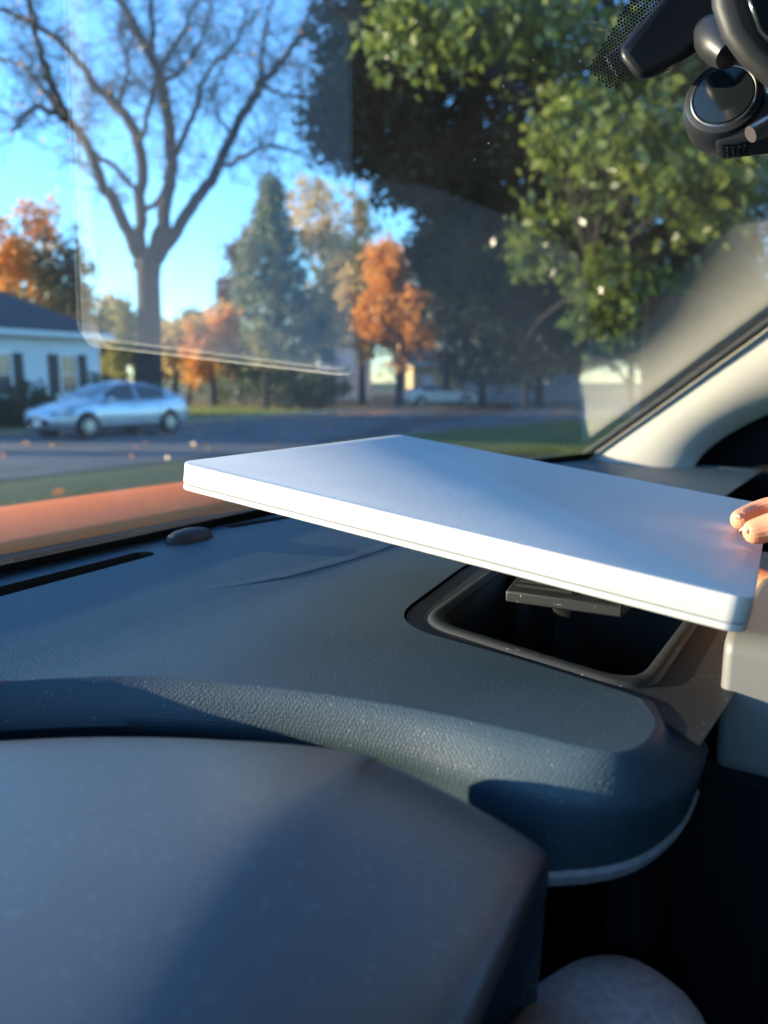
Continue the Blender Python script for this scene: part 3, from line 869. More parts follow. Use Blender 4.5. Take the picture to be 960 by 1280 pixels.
# windscreen: inner and outer skins
for k, off in enumerate((0.0, .0025)):
    mb = MB(); rows = []
    for i in range(13):
        Z = -.235 + (ZTOP + .235) * i / 12
        rows.append([(L, gF(L, Z) + off * 1.3, Z + off * .9 + E0) for L in [-.55 + j * 2.2 / 50 for j in range(51)]])
    mb.loft(rows, closed=False, caps=False)
    if k == 0:
        ws = mb.build('windscreen', M['glass'], car)
    else:
        mb.build('outer_skin', M['glass'], ws)

# black printed border along the foot of the glass
fb = MB(); rows = []
for Z in (-.175, -.155, -.134):
    rows.append([(L, gF(L, Z) - .003, Z + E0 - .002) for L in [-.5 + j * 2.05 / 40 for j in range(41)]])
fb.loft(rows, closed=False, caps=False).build('printed_border', M['seal'], ws)
# --- dashboard pad
zP = -.158
def ztop(L, F):
    z = -.158
    if F > .38:
        z += .013 * min(1, (F - .38) / .14)
    return z + E0
brk = [cz(0, 852, zP), cz(100, 846, zP), cz(200, 846, zP), cz(350, 860, zP), cz(500, 882, zP), cz(640, 912, zP), cz(740, 936, zP), cz(790, 936, zP), cz(820, 905, zP), cz(800, 872, zP)]
brk_s = [Vector((p.x, p.y, 0)) for p in catmull(brk, 4)]
def round_poly(pts, rad, n=6, closed=True):
    """plan polyline with rounded corners"""
    out = []; m = len(pts)
    for i, p in enumerate(pts):
        if not closed and i in (0, m - 1):
            out.append(p.copy()); continue
        a, b = pts[i - 1], pts[(i + 1) % m]
        r = min(rad, (a - p).length * .48, (b - p).length * .48)
        q0 = p + (a - p).normalized() * r; q1 = p + (b - p).normalized() * r
        for k in range(n + 1):
            t = k / n
            out.append(q0 * (1 - t) ** 2 + p * 2 * t * (1 - t) + q1 * t * t)
    return out
right_s = round_poly([cz(770, 862, zP), cz(720, 846, zP), cz(640, 821, zP), cz(483, 778, zP), cz(585, 703, zP), cz(640, 690, zP)], .05, 8, closed=False)
left = [Vector((-.42, .40, 0)), Vector((.05, .40, 0)), Vector((.15, .397, 0))]
outl = [(p.x, p.y) for p in left] + [(p.x, p.y) for p in brk_s] + [(p.x, p.y) for p in right_s] + [(.66, .24), (.80, .20), (1.0, .18), (1.54, .18), (1.54, .455), (1.3, .51), (1.1, .535), (.9, .553), (.45, .566), (.1, .558), (-.1, .545), (-.42, .505)]
# vent slots cut through the pad
def slot(px0, py0, px1, py1, w):
    a = cz(px0, py0, -.146); b = cz(px1, py1, -.146)
    d = Vector((b.x - a.x, b.y - a.y)).normalized(); n = Vector((-d.y, d.x)) * w / 2
    a2, b2 = Vector((a.x, a.y)), Vector((b.x, b.y))
    q = [a2 - n, b2 - n]
    for k in range(1, 5):
        t = -math.pi / 2 + math.pi * k / 5
        q.append(b2 + d * w / 2 * math.cos(t) + n * math.sin(t))
    q += [b2 + n, a2 + n]
    return [(p.x, p.y) for p in q]
s1 = slot(-260, 806, 178, 694, .020); s2 = slot(285, 660, 700, 588, .016)
V, F_ = plan_sheet(outl, ztop, .022, holes=(s1, s2))
dash = MB().add(V, F_).build('dashboard', M['pad'], car)
for q in (s1, s2):
    m = MB(); r0 = [(x, y, ztop(x, y)) for x, y in q]; r1 = [(x, y, ztop(x, y) - .03) for x, y in q]
    m.loft([r0, r1], True, False); m.add(r1, [tuple(range(len(r1)))])
    for k in range(0):
        pass
    m.build('defrost_vent', M['black'], dash, smooth=False)
# rolled rear edge of the pad: break line -> edge -> underside
zE, zU = -.181, -.216
edge = [cz(0, 914, zE), cz(100, 909, zE), cz(200, 909, zE), cz(350, 921, zE), cz(500, 950, zE), cz(640, 992, zE), cz(740, 1012, zE), cz(815, 1008, zE), cz(868, 982, zE), cz(886, 935, zE)]
edge = [Vector((p.x, p.y, zE + E0)) for p in edge]
und = [Vector((p.x + .002, p.y + .004, zU + E0)) for p in edge]
for i, (x, y) in enumerate(((0, 1000), (100, 1000), (200, 1000), (350, 1010), (500, 1040), (640, 1078), (710, 1088), (795, 1072), (850, 1030), (872, 985))):
    q = cz(x, y, zU)
    if i >= 5: und[i] = q
    else: und[i] = edge[i] + Vector((.012, .022, zU - zE))
b3 = catmull([Vector((p.x, p.y, zP + E0)) for p in brk], 4)
e3 = catmull(edge, 4); u3 = catmull(und, 4)
def mixv(a, b, t, lift=0.0):
    return [p.lerp(q, t) + Vector((0, 0, lift)) for p, q in zip(a, b)]
lip = MB()
lip.loft([b3, mixv(b3, e3, .12, .0022), mixv(b3, e3, .5, .0035), mixv(b3, e3, .9, .0028), e3, mixv(e3, u3, .1, -.001), mixv(e3, u3, .5), u3], closed=False, caps=False)
lip.build('pad_edge', M['pad'], dash, smooth=True)
# the pale trim strip below the pad's nose
i0 = 4 * 4
st0 = u3[i0:]; 
st1 = [p + Vector((-.001, -.0015, -.002)) for p in st0]; st2 = [p + Vector((.001, .001, -.0085)) for p in st0]; st3 = [p + Vector((.01, .008, -.016)) for p in st0]
MB().loft([st0, st1, st2, st3], closed=False, caps=False).build('trim_strip', M['grey_trim'], dash)
# shallow crease line across the pad: a raised swage
cr = catmull([cz(170, 742, -.150), cz(300, 727, -.155), cz(390, 706, -.156), cz(480, 678, -.156), cz(600, 630, -.155)], 6)
sw = MB(); sr = []
for i, p in enumerate(cr):
    zt = ztop(p.x, p.y); k = min(1, i / 9)
    sr.append([(p.x, p.y - .012 * k - .001, zt - .0006), (p.x, p.y - .005 * k, zt + .0003 * k - .0003 + .00005), (p.x, p.y + .005 * k, zt + .0003 * k - .0003 + .00005), (p.x, p.y + .012 * k + .001, zt - .0006)])
sw.loft(sr, closed=False, caps=False).build('swage_line', M['pad'], dash)
# light sensor dome
sc_ = cz(237, 676, -.146)
sd = MB(); rr = []
for (r, h) in ((1.0, 0), (.98, .004), (.88, .0085), (.66, .0118), (.35, .0135), (.05, .014)):
    rr.append([(sc_.x + .027 * r * math.cos(a), sc_.y + .014 * r * math.sin(a), ztop(sc_.x, sc_.y) + h * .85 - .001) for a in [k * 2 * math.pi / 24 for k in range(24)]])
sd.loft(rr).build('light_sensor', M['bezel'], dash)

# --- storage recess with its bezel
zB = -.160
rc = lambda x, y, z=zB: cz(x, y, z)
inner = round_poly([rc(543, 777), rc(640, 704), rc(880, 744), rc(796, 855)], .026, 6)
cen = sum(inner, Vector()) / len(inner)
outer_in = [(p.x, p.y) for p in right_s]
oo = [(x + .0015, y - .001) for x, y in [(p.x, p.y) for p in brk_s[-3:]] + outer_in] + [(.66, .238), (.80, .198), (.80, .05)]
oo += [(.44, .052), (cz(886, 935, zB).x, cz(886, 935, zB).y + .004)]
V, F_ = plan_sheet(oo, lambda x, y: zB + E0, .02, holes=([(p.x, p.y) for p in inner],))
bez = MB().add(V, F_).build('storage_bezel', M['bezel'], dash)
def _ringz(k, z):
    return [Vector((cen.x + (p.x - cen.x) * k, cen.y + (p.y - cen.y) * k, z + E0)) for p in inner]
def ringz(k, z):
    return _ringz(k, z)
lipr = MB(); lipr.loft([ringz(1.13, zB - .001), ringz(1.11, zB + .0018), ringz(1.09, zB + .0026), ringz(1.03, zB + .0022), ringz(.995, zB + .0002), ringz(.985, zB - .004)], True, False)
lipr.build('bezel_lip', M['bezel'], bez)
m = MB(); m.loft([ringz(1, zB - .001), ringz(.985, zB - .003), ringz(.95, zB - .02), ringz(.93, zB - .085)], True, False)
b = ringz(.93, zB - .085); m.add(b, [tuple(range(len(b)))])
m.build('storage_well', M['black'], dash)
# side of the bezel facing the pad nose, down to the lower dash
sk = [Vector((x, y, zB + E0)) for x, y in oo[-2:]] + [Vector((p.x, p.y, zB + E0)) for p in brk_s[-3:]]

# --- instrument hood in front of the eye
hood_rows = []
cage = [  # (px, py, z) across: far edge -> crest -> crease -> lip, for four lateral stations
]
def hood_profile(L, fo=0.0, dz=0.0):
    """cross-section of the instrument hood at lateral L"""
    far = .318 + .55 * (.176 - L) * .0
    return far
crestz = -.160
far_line = [cz(-700, 975, crestz), cz(-300, 925, crestz), cz(0, 908, crestz), cz(150, 906, crestz), cz(300, 912, crestz), cz(420, 928, crestz), cz(495, 944, crestz)]
cols = [(p.x, p.y) for p in far_line]
crease_end = cz(495, 944, crestz); crease_near = cz(195, 1280, -.138)
lipA = cz(692, 1052, -.178); lipB = cz(588, 1282, -.172)
def ext(a, b, k):
    return a + (b - a) * k
top = MB()
rows = []
# stations run from the rounded passenger-side end to the driver side
S = [0.0, .35, .7, 1.0, 1.6, 2.4, 3.6]
for s in S:
    cr_ = ext(crease_end, crease_near, s); lp = ext(lipA, lipB, s)
    cr_.z = crestz + .012 * min(1, s) + E0; lp.z = -.178 + .006 * min(1, s) + E0
    k = min(len(far_line) - 1.001, (len(far_line) - 1) * (1 - s / 3.6))
    i = int(k); fr = far_line[i].lerp(far_line[i + 1], k - i); fr = Vector((fr.x, fr.y, crestz + E0))
    if s == 0: fr = cr_ + Vector((-.004, .012, -.001))
    md = fr.lerp(cr_, .5); md.z = max(fr.z, cr_.z) + .003 * min(1, s * 2)
    rows.append([fr + Vector((0, .006, -.06)), fr + Vector((0, .004, -.006)), fr, md, cr_ + (md - cr_).normalized() * .012, cr_ + (lp - cr_).normalized() * .012, lp + (cr_ - lp).normalized() * .010, lp + Vector((0, -.002, -.004)), lp + Vector((0, .004, -.016)), lp + Vector((0, .06, -.03))])
# end cap rings at the passenger side
r0 = rows[0]
low = [Vector((p.x + .012, p.y + .006, -.215 + E0)) for p in r0]
low2 = [Vector((p.x + .012, p.y + .012, -.36 + E0)) for p in r0]
mid_ = [p + Vector((.008, .003, -.010)) for p in r0]
end_ = [Vector((p.x - .01, p.y, p.z - .26)) for p in rows[-1]]
top.loft([low2, low, mid_] + rows + [end_], closed=False, caps=False)
top.build('instrument_hood', M['binnacle'], car, subsurf=2)
# display face under the hood
dsp = MB(); dsp.loft([[(-.30, .13, -.205 + E0), (lipA.x - .03, .13, -.205 + E0), (lipA.x - .03, .11, -.42 + E0), (-.30, .11, -.42 + E0)], [(-.30, .16, -.205 + E0), (lipA.x - .03, .16, -.205 + E0), (lipA.x - .03, .15, -.42 + E0), (-.30, .15, -.42 + E0)]])
dsp.build('instrument_display', M['lens'], car, smooth=False)

# --- centre display and stack
db = MB()
def rbox(mb, c, s, r, n=5):
    """box rounded in the lateral/height plane, extruded along forward"""
    hx, hz = s[0] / 2, s[2] / 2; ring = []
    for (sx, sz, a0) in ((1, 1, 0), (-1, 1, 90), (-1, -1, 180), (1, -1, 270)):
        for k in range(n + 1):
            a = R(a0 + 90 * k / n)
            ring.append((c[0] + sx * (hx - r) + r * math.cos(a), c[2] + sz * (hz - r) + r * math.sin(a)))
    mb.loft([[(x, c[1] - s[1] / 2, z) for x, z in ring], [(x, c[1] + s[1] / 2, z) for x, z in ring]])
    return mb
rbox(db, (.60, .046, -.1690 + E0), (.36, .03, .080), .012)
db.build('centre_display', M['screen'], car, bevel=.005, segs=4)
stk = MB(); stk.box((.62, .075, -.55 + E0), (.40, .10, .70)); stk.build('centre_stack', M['void'], car, bevel=.01)
ds = MB(); ds.box((.392, .086, -.335 + E0), (.095, .02, .34)); ds.build('stack_sun_block', M['void'], car, bevel=.004)  # added dark wall that keeps a sun streak off the centre stack
low = MB(); low.box((.45, .36, -.56 + E0), (1.75, .42, .66)); low.build('lower_dash', M['void'], car, bevel=.02)
# soft console trim under the nose
kn = MB(); kr = []
kc = cz(712, 1370, -.285)
for (k, h) in ((1.25, -.16), (1.15, -.06), (1.0, -.02), (.82, .012), (.58, .030), (.3, .038), (.06, .040)):
    kr.append([(kc.x + .016 + .085 * k * math.cos(a), kc.y - .008 + .055 * k * math.sin(a), kc.z + h - .01) for a in [j * 2 * math.pi / 28 for j in range(28)]])
kn.loft(kr).build('console_trim', M['grey_trim'], car)

# --- passenger pillar with its seal, sail panel, doors, roof, hood
pl_px = [(700, 588), (722, 574), (770, 540), (830, 497), (890, 453), (960, 402), (1060, 328), (1180, 238)]
gl = [glass_hit(*p) for p in pl_px]
seal = MB().tube(catmull([p + Vector((-.002, -.006, 0)) for p in gl], 4), .0062, 8)
seal.build('windscreen_seal', M['seal'], car)
up = Vector((0, 0, 1))
ins, mids, outs, backs = [], [], [], []
right_px = [(842, 600), (862, 590), (880, 566), (912, 542), (955, 520), (1030, 490), (1120, 455), (1260, 400)]
for i, p in enumerate(gl):
    a = p + Vector((.010, -.010, -.002))
    q = cl(right_px[i][0], right_px[i][1], p.x + .035)
    ins.append(a); outs.append(q)
    mids.append(a.lerp(q, .55) + Vector((-.022, -.008, .004)))
    backs.append(q + Vector((.05, .03, -.01)))
q1 = [a.lerp(b, .5) + Vector((-.010, -.004, .003)) for a, b in zip(ins, mids)]
q2 = [a.lerp(b, .5) + Vector((-.006, -.006, .0)) for a, b in zip(mids, outs)]
fr = [p + Vector((.03, .02, -.01)) for p in ins]
c6 = lambda ch: catmull(ch, 4)
MB().loft([c6(fr), c6(ins), c6(q1), c6(mids), c6(q2), c6(outs), c6(backs)], closed=False, caps=False).build('pillar_trim', M['cream'], car)
sail = MB(); sail.box((1.62, -.05, -.02 + E0), (.03, .95, .38)); sail.build('door_sail_panel', M['void'], car, bevel=.01)
door = MB(); door.box((1.60, -.45, -.62 + E0), (.08, 1.7, .94)); door.build('passenger_door', M['void'], car, bevel=.03)
ddoor = MB(); ddoor.box((-.47, -.45, -.60 + E0), (.08, 1.7, .90)); ddoor.build('driver_door', M['void'], car, bevel=.03)
fl = MB(); fl.box((.46, -.5, -1.12 + E0), (1.8, 1.9, .06)); fl.build('cabin_floor', M['void'], car)
rf = MB(); rr = []
for F in (.0, -.12, -.5, -1.0, -1.5):
    rr.append([(L, F - .11 * max(0, abs(L - .46) - .15) ** 2, ZTOP + .03 + .05 * (1 - ((L - .5) / 1.1) ** 2) + E0 + (.05 if F < -.3 else 0)) for L in [-.55 + k * 2.2 / 16 for k in range(17)]])
rf.loft(rr, closed=False, caps=False)
rf.build('roof', M['liner'], car, solid=.03)
# rear wall closing the cabin below the back window
rw_ = MB(); rw_.box((.46, -1.5, -.55 + E0), (1.8, .1, 1.1)); rw_.build('rear_seat', M['void'], car, bevel=.05)
# unseen rear panels, tailgate and driver's seat, added to keep out light from behind
for sx in (-.60, 1.62):
    rp = MB(); rp.box((sx, -1.12, .12 + E0), (.05, .80, .62)); rp.build('rear_side_panel', M['void'], car, bevel=.02)
tg = MB(); tg.box((.5, -1.53, .14 + E0), (2.2, .05, .60)); tg.build('tailgate', M['void'], car, bevel=.02)
dsx = MB(); rr = []
for (z, w, f0, t) in ((-.62, .25, -.34, .10), (-.45, .26, -.38, .10), (-.2, .26, -.46, .09), (.05, .24, -.53, .07), (.16, .15, -.56, .06), (.30, .13, -.57, .05)):
    rr.append([(-.02 + w * math.cos(a), f0 + t * math.sin(a), z + E0) for a in [k * 2 * math.pi / 20 for k in range(20)]])
dsx.loft(rr); dsx.build('driver_seat', M['void'], car)
# passenger seat
ps = MB(); rr = []
for (z, w, f0, t) in ((-.62, .25, -.30, .10), (-.45, .26, -.36, .10), (-.2, .25, -.44, .09), (.0, .22, -.51, .07), (.06, .16, -.53, .05)):
    rr.append([(.92 + w * math.cos(a), f0 + t * math.sin(a), z + E0) for a in [k * 2 * math.pi / 20 for k in range(20)]])
ps.loft(rr); seat = ps.build('passenger_seat', M['void'], car)
hr = MB(); hr.lathe([(.02, -.10), (.085, -.09), (.105, -.03), (.105, .05), (.08, .09), (.02, .10)], (.92, -.56, .17 + E0), (0, -.2, 1), 20); hr.build('headrest', M['void'], seat)
# driver pillar
dp = MB().tube([(-.40, .42, -.16 + E0), (-.37, .18, .08 + E0), (-.33, -.12, ZTOP + .02 + E0)], [.035, .03, .03], 10); dp.build('driver_pillar', M['cream'], car)
# cowl and wiper under the glass
cw = MB(); rr = []
def cowlF(L): return .585 - .11 * max(0, abs(L - .45) - .15) ** 2
for dF, z in ((-.02, -.185), (.02, -.178), (.05, -.185), (.075, -.172), (.11, -.172), (.13, -.20)):
    rr.append([(L, cowlF(L) + dF, z + E0) for L in [-.55 + k * 2.2 / 24 for k in range(25)]])
cw.loft(rr, closed=False, caps=False).build('cowl', M['cowl'], car)
wp = MB(); wp.tube([(.10, .648, -.158 + E0), (.30, .652, -.158 + E0), (.385, .655, -.160 + E0)], [.011, .010, .007], 8)
wp.tube([(.30, .664, -.160 + E0), (.62, .668, -.160 + E0), (.95, .63, -.163 + E0)], [.005, .005, .004], 6)
wp.build('wiper', M['seal'], car)
# bonnet
bn = MB(); rr = []
def bonz(L, F):
    d = (F - .82)
    z = -.156 - (.42 * d * d if d > 0 else .55 * d * d) - .08 * max(0, abs(L - .5) - .4) ** 2
    if abs(L - .5) > .88: z -= 1.2 * (abs(L - .5) - .88) ** 2
    return z + E0
for i in range(22):
    F = .69 + .95 * i / 21
    rr.append([(L, F - .15 * max(0, abs(L - .5) - .2) ** 2, bonz(L, F)) for L in [-.52 + k * 2.06 / 36 for k in range(37)]])
fedge = [(x, y + .02, z - .35) for x, y, z in rr[-1]]
rr.append(fedge)
bn.loft(rr, closed=False, caps=False).build('bonnet', M['orange'], car, solid=.004)
for s, L in ((-1, -.55), (1, 1.58)):
    fd = MB(); rr = []
    for i in range(15):
        F = .50 + 1.15 * i / 14
        z = min(-.20, bonz(.5 + s * 1.02, max(F, .69)) - E0)
        rr.append([(L - s * .03, F, z + E0), (L, F, z - .03 + E0), (L + s * .03, F, z - .15 + E0), (L, F, -1.0 + E0)])
    fd.loft(rr, closed=False, caps=False).build('fender', M['orange'], car, solid=.004)

# --- rear-view mirror at the top of the screen
def prism_px(mb, poly, t0, t1):
    mb.loft([[ct(x, y, t0) for x, y in poly], [ct(x, y, t1) for x, y in poly]])
    return mb
mir = MB()
prism_px(mir, [(886, -60), (890, 10), (902, 48), (925, 80), (962, 112), (1010, 135), (1100, 150), (1160, 60), (1140, -120), (980, -150)], .44, .385)
mo = mir.build('mirror_housing', M['mirror_shell'], car, bevel=.012, segs=4)
mi = MB(); prism_px(mi, [(932, -60), (934, 0), (948, 40), (980, 75), (1030, 95), (1090, 105), (1125, 50), (1110, -90), (1000, -110)], .384, .380)
mi.build('mirror_glass', M['lens'], mo, bevel=.002)
bj = MB(); bj.lathe([(.002, -.02), (.008, -.018), (.0115, -.008), (.012, 0), (.0115, .008), (.008, .018), (.002, .02)], ct(897, 52, .47), (.5, .5, .7), 20); bj.build('mirror_joint', M['camshell'], mo)

# ------------------------------------------------------------------ world placement of things inside the car
ROT = Matrix.Rotation(HEAD, 4, 'Z')
def cw_(v):
    return ROT @ v
# white box
PA = Vector((-.26875, .99694, -.10206)) * .5; PB = Vector((.05688, 1.56376, -.10956)) * .5; PD = Vector((.32628, .68894, -.19549)) * .5
e1 = (PD - PA); e2 = (PB - PA); e1n = e1.normalized(); nrm = e1.cross(e2).normalized(); e2n = nrm.cross(e1n).normalized()
lx, ly, th = e1.length + .008, e2.length, .0178
box = empty('white_box', PA + Vector((0, 0, EYE)))
mat4 = Matrix((e1n, e2n, nrm)).transposed().to_4x4(); mat4.translation = PA + Vector((0, 0, EYE)) - nrm * th
box.matrix_world = mat4
def rrect(x0, y0, x1, y1, r, z, n=6):
    out = []
    for (cx_, cy_, a0) in ((x1 - r, y1 - r, 0), (x0 + r, y1 - r, 90), (x0 + r, y0 + r, 180), (x1 - r, y0 + r, 270)):
        for k in range(n + 1):
            a = R(a0 + 90 * k / n); out.append((cx_ + r * math.cos(a), cy_ + r * math.sin(a), z))
    return out
def shell(z0, z1, inset, rb):
    q = lambda i, z: rrect(i, i, lx - i, ly - i, max(.002, .011 - i), z)
    return [q(inset + rb, z0), q(inset + rb * .3, z0 + rb * .3), q(inset, z0 + rb), q(inset, z1 - rb), q(inset + rb * .3, z1 - rb * .3), q(inset + rb, z1)]
MB().loft(shell(.0042, th, 0, .0011)).build('lid', M['white'], box)
MB().loft(shell(0, .0036, .0002, .0009)).build('base_tray', M['white'], box)
MB().loft([rrect(.0012, .0012, lx - .0012, ly - .0012, .009, .0034), rrect(.0012, .0012, lx - .0012, ly - .0012, .009, .0044)]).build('seam', M['seam'], box)
tag(box, 'flat white box with rounded corners held over the dashboard', 'box')

# device lying in the storage recess
def on_car(px, py, z): return cz(px, py, z)
dv = empty('phone_cradle', ROT @ Vector((cen.x, cen.y, zB - .08 + E0)), HEAD)
def dvl(p): return p - Vector((cen.x, cen.y, zB - .08 + E0))
fa = [dvl(cz(632, 738, -.150)), dvl(cz(778, 758, -.150)), dvl(cz(800, 736, -.150)), dvl(cz(650, 716, -.150))]
MB().loft([[p + Vector((0, 0, -.0085)) for p in fa], fa]).build('tray', M['bezel'], dv, bevel=.0015)
for k in range(3):
    a0 = fa[0].lerp(fa[3], .25 + .25 * k).lerp(fa[1].lerp(fa[2], .25 + .25 * k), .06); a1 = fa[0].lerp(fa[3], .25 + .25 * k).lerp(fa[1].lerp(fa[2], .25 + .25 * k), .55)
    MB().tube([a0 + Vector((0, 0, .0012)), a1 + Vector((0, 0, .0012))], .0012, 6).build('rib', M['bezel'], dv)
fc_ = (fa[0] + fa[1] + fa[2] + fa[3]) / 4
MB().tube([fc_ + Vector((0, 0, -.008)), fc_ + Vector((.01, .0, -.03)), Vector((fc_.x + .01, fc_.y, .006))], [.014, .013, .016], 12).build('stem', M['black'], dv)
tag(dv, 'black ribbed phone cradle standing in the dash storage recess', 'phone cradle')

# dash camera stuck to the glass
dc_o = ct(905, 128, .50)
dc = empty('dash_camera', ROT @ dc_o, HEAD)
def D(p): return p - dc_o
eye_dir = (Vector((0, 0, E0)) - dc_o).normalized()
ax = (eye_dir + Vector((-.28, .05, .55))).normalized()
dm = MB(); dm.lathe([(.004, -.030), (.018, -.030), (.0225, -.026), (.0245, -.020), (.0252, -.004), (.0248, .002), (.0232, .0062), (.020, .0075), (.004, .0078)], (0, 0, 0), ax, 40)
dm.build('body', M['camshell'], dc)
lr = MB(); lr.lathe([(.0182, .0076), (.0190, .0086), (.0198, .0076)], (0, 0, 0), ax, 48, caps=False); lr.build('lens_ring', M['chrome'], dc)
lf = MB(); lf.lathe([(.0178, .0074), (.0176, .0086), (.012, .0094), (.001, .0098)], (0, 0, 0), ax, 40); lf.build('lens_cover', M['lens'], dc)
# lower block with the speaker grille and the plug
uu = ax.orthogonal().normalized()
vdown = (Vector((0, 0, -1)) - ax * Vector((0, 0, -1)).dot(ax)).normalized(); vside = ax.cross(vdown).normalized()
if vside.dot(Vector((1, -.6, 0))) < 0: vside = -vside
blk = MB()
rm = Matrix((vside, vdown, ax)).transposed()
blk.box(ax * -.012 + vdown * .012 + vside * .016, (.042, .030, .030), rm); blk.build('lower_shell', M['camshell'], dc, bevel=.006, segs=4)
gh_ = MB()
for i in range(4):
    for j in range(4):
        c = ax * (-.0195 + .0042 * j) + vdown * .0272 + vside * (.004 + .0036 * i)
        gh_.lathe([(.0011, 0), (.0011, .0006)], c, vdown, 8)
tag(gh_.build('speaker_grille', M['hole'], dc), kind='stuff')
pg = MB(); c = D(ct(938, 168, .478)); vside = (D(ct(985, 140, .478)) - c).normalized()
pg.tube([c, c + vside * .010, c + vside * .022 + vdown * .001], [.0052, .0052, .0040], 12)
plug = pg.build('plug', M['chrome'], dc)
MB().tube(catmull([c + vside * .020, c + vside * .045, c + vside * .07 + Vector((0, 0, .02)), c + vside * .08 + Vector((0, 0, .08))], 4), .002, 6).build('cable', M['black'], plug)
mt = MB(); prism_px(mt, [(770, 66), (800, 104), (840, 86), (892, 52), (940, 30), (960, -40), (850, -40)], .56, .49)
mt.v = [tuple(D(Vector(p))) for p in mt.v]
mo2 = mt.build('mount', M['black'], dc, bevel=.007, segs=4)
bt = MB(); bt.lathe([(.002, .0), (.0055, 0), (.0062, .0015), (.0048, .003), (.001, .003)], D(ct(824, 80, .497)), eye_dir + Vector((-.3, 0, -.5)), 20); bt.build('button', M['lens'], mo2)
fp = MB(); prism_px(fp, [(754, 70), (776, 56), (792, 84), (772, 98)], .575, .545); fp.v = [tuple(D(Vector(p))) for p in fp.v]; fp.build('adhesive_pad', M['bezel'], mo2, bevel=.002)
tag(dc, 'round black dash camera with a metal lens ring on the windscreen', 'dash camera')
# dotted ceramic print on the glass around the mount: small discs shrinking outwards
def in_poly(poly, x, y):
    c = False; j = len(poly) - 1
    for i in range(len(poly)):
        if (poly[i][1] > y) != (poly[j][1] > y) and x < (poly[j][0] - poly[i][0]) * (y - poly[i][1]) / (poly[j][1] - poly[i][1]) + poly[i][0]: c = not c
        j = i
    return c
for poly, full in (([(735, 86), (762, 112), (790, 100), (800, 86), (868, -20), (800, -20)], True), ([(858, 62), (905, 92), (920, 62), (885, 40)], False)):
    dots = MB()
    ra = R(-38)
    for i in range(-40, 40):
        for j in range(-40, 40):
            u_, v_ = (i + .5 * (j % 2)) * 4.4, j * 3.9
            x = 800 + u_ * math.cos(ra) - v_ * math.sin(ra); y = 50 + u_ * math.sin(ra) + v_ * math.cos(ra)
            if in_poly(poly, x, y):
                q = [glass_hit(x + 1.75 * math.cos(k * math.pi / 4), y + 1.75 * math.sin(k * math.pi / 4), .002) for k in range(8)]
                dots.add(q, [tuple(range(8))])
    tag(dots.build('dotted_print', M['black'], ws, smooth=False), kind='stuff')

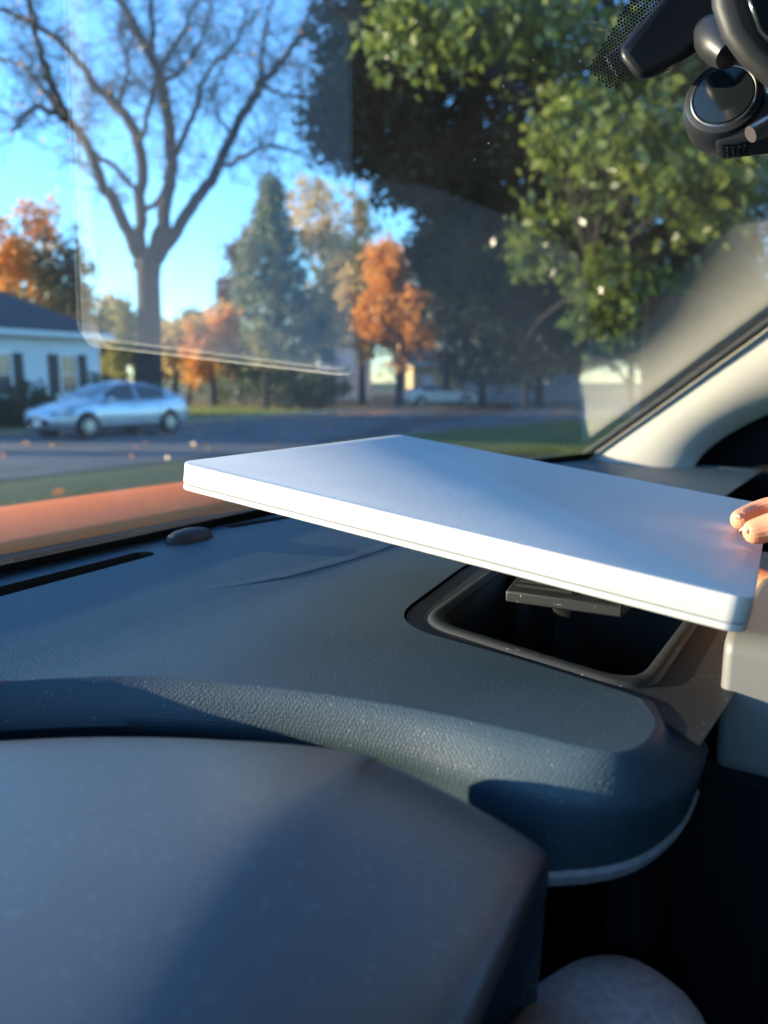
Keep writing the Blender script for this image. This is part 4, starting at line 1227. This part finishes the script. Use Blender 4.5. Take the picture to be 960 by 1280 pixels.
# ------------------------------------------------------------------ the hand on the box
M['skin'] = mat('skin', (0.66, 0.29, 0.16), 0.5, vary=0.08, vscale=60, bump=0.15, bscale=500)
M['skin'].node_tree.nodes['Principled BSDF'].inputs['Subsurface Weight'].default_value = 0.35
M['skin'].node_tree.nodes['Principled BSDF'].inputs['Subsurface Radius'].default_value = (0.012, 0.005, 0.003)
M['skin'].node_tree.nodes['Principled BSDF'].inputs['Subsurface Scale'].default_value = 1.0
M['sleeve'] = mat('brown knit sleeve', (0.075, 0.035, 0.026), 0.9, bump=0.5, bscale=600, vary=0.2, vscale=150)
M['nail'] = mat('fingernail', (0.66, 0.35, 0.24), 0.3)
def hand():
    def onbox(px, py, h):                      # sighted point h above the box top, world
        r = ray(px, py); d = nrm.dot(PA) + h
        return r * (d / nrm.dot(r)) + Vector((0, 0, EYE))
    idx = [onbox(920, 652, .0075), onbox(941, 643, .0105), onbox(966, 634, .017)]
    mdl = [onbox(929, 669, .0078), onbox(950, 663, .0115), onbox(976, 655, .018)]
    d = (idx[2] - idx[0]).normalized()
    side = (mdl[2] - idx[2])
    root_i = idx[2] + e1n * .035 + nrm * .006 + d * .004
    root_m = root_i + Vector(e2n) * -.021
    edge_x = lambda p: p
    palm = root_i + e1n * .045 - e2n * .015 - nrm * .012
    wrist = palm + e1n * .05 - nrm * .035 - e2n * .045
    fore = wrist + Vector((.13, -.10, -.06))
    elbow = fore + Vector((.14, -.16, -.08))
    rng_ = [mdl[0] - e2n * .019 + e1n * .018 + nrm * .0, mdl[1] - e2n * .019 + e1n * .020, mdl[2] - e2n * .018 + e1n * .020]
    pky = [p - e2n * .018 + e1n * .014 for p in rng_]
    root_r = root_m - e2n * .020 - nrm * .003; root_p = root_r - e2n * .018 - nrm * .005
    # thumb under the box
    und_ = lambda a, b, h: PA + e1n * a + e2n * b - nrm * (th + h) + Vector((0, 0, EYE))
    th0 = und_(lx - .03, .19, .012); th1 = und_(lx + .008, .19, .018); th2 = und_(lx + .04, .17, .024)
    verts = []; edges = []; rad = []
    def chain(pts, rs, start=None):
        prev = start
        for p, r in zip(pts, rs):
            verts.append(p); rad.append(r)
            if prev is not None: edges.append((prev, len(verts) - 1))
            prev = len(verts) - 1
        return prev
    p0 = chain([palm], [.026])
    chain([wrist, fore, elbow], [.027, .034, .042], p0)
    chain([root_i, idx[2], idx[1], idx[0]], [.012, .0092, .0086, .0072], p0)
    chain([root_m, mdl[2], mdl[1], mdl[0]], [.012, .0094, .0088, .0074], p0)
    me = bpy.data.meshes.new('person')
    me.from_pydata([tuple(v) for v in verts], edges, [])
    o = bpy.data.objects.new('person', me); COL.objects.link(o)
    sk = o.modifiers.new('skin', 'SKIN')
    for i, r in enumerate(rad):
        me.skin_vertices[0].data[i].radius = (r, r)
    me.skin_vertices[0].data[0].use_root = True
    ss = o.modifiers.new('sub', 'SUBSURF'); ss.levels = 2; ss.render_levels = 2
    me.materials.append(M['skin'])
    # ring, little finger and thumb grown from the palm as skinned chains of the same body
    def finger(pts, rs):
        me2 = bpy.data.meshes.new('finger')
        me2.from_pydata([tuple(v) for v in pts], [(i, i + 1) for i in range(len(pts) - 1)], [])
        f = bpy.data.objects.new('finger', me2); COL.objects.link(f)
        f.modifiers.new('skin', 'SKIN')
        for i, r in enumerate(rs): me2.skin_vertices[0].data[i].radius = (r, r)
        me2.skin_vertices[0].data[0].use_root = True
        s2 = f.modifiers.new('sub', 'SUBSURF'); s2.levels = 2; s2.render_levels = 2
        me2.materials.append(M['skin']); f.parent = o
    finger([palm - e2n * .012, root_r, rng_[2] + e1n * .012, rng_[1] + e1n * .012], [.02, .0115, .0092, .0078])
    finger([palm - e2n * .022, root_p, pky[2] + e1n * .022, pky[1] + e1n * .022], [.018, .0105, .008, .0068])
    finger([palm - nrm * .008, th2, th1, th0], [.022, .014, .011, .009])
    sl = MB(); w0 = palm.lerp(wrist, .25)
    sl.tube(catmull([w0, wrist, wrist.lerp(fore, .5), fore, elbow, elbow + (elbow - fore) * .6], 4), [.034, .036, .035, .037, .038, .037, .04, .041, .042, .043, .042, .044, .045, .047, .046, .05, .052, .053, .055, .055, .056], 16, caps=False)
    sl.build('sleeve', M['sleeve'], o, solid=.002)
    for f3, r in ((idx, .0072), (mdl, .0074)):
        dd = (f3[0] - f3[1]).normalized(); c = f3[0] + nrm * r * .60 - dd * .0022
        mb = MB(); sdv = nrm.cross(dd).normalized(); rings = []
        for (u_, hh) in ((-1, 0), (-.6, .0007), (0, .0009), (.6, .0006), (1, -.0010)):
            rings.append([c + dd * u_ * .0036 + sdv * w_ * .0036 * (1 - .25 * u_ * u_) + nrm * (hh - .0016 * w_ * w_) for w_ in (-1, -.5, 0, .5, 1)])
        mb.loft(rings, closed=False, caps=False).build('fingernail', M['nail'], o, solid=.0006)
    tag(o, 'person reaching in from the passenger side, bare fingers pressing on the white box', 'person')
hand()
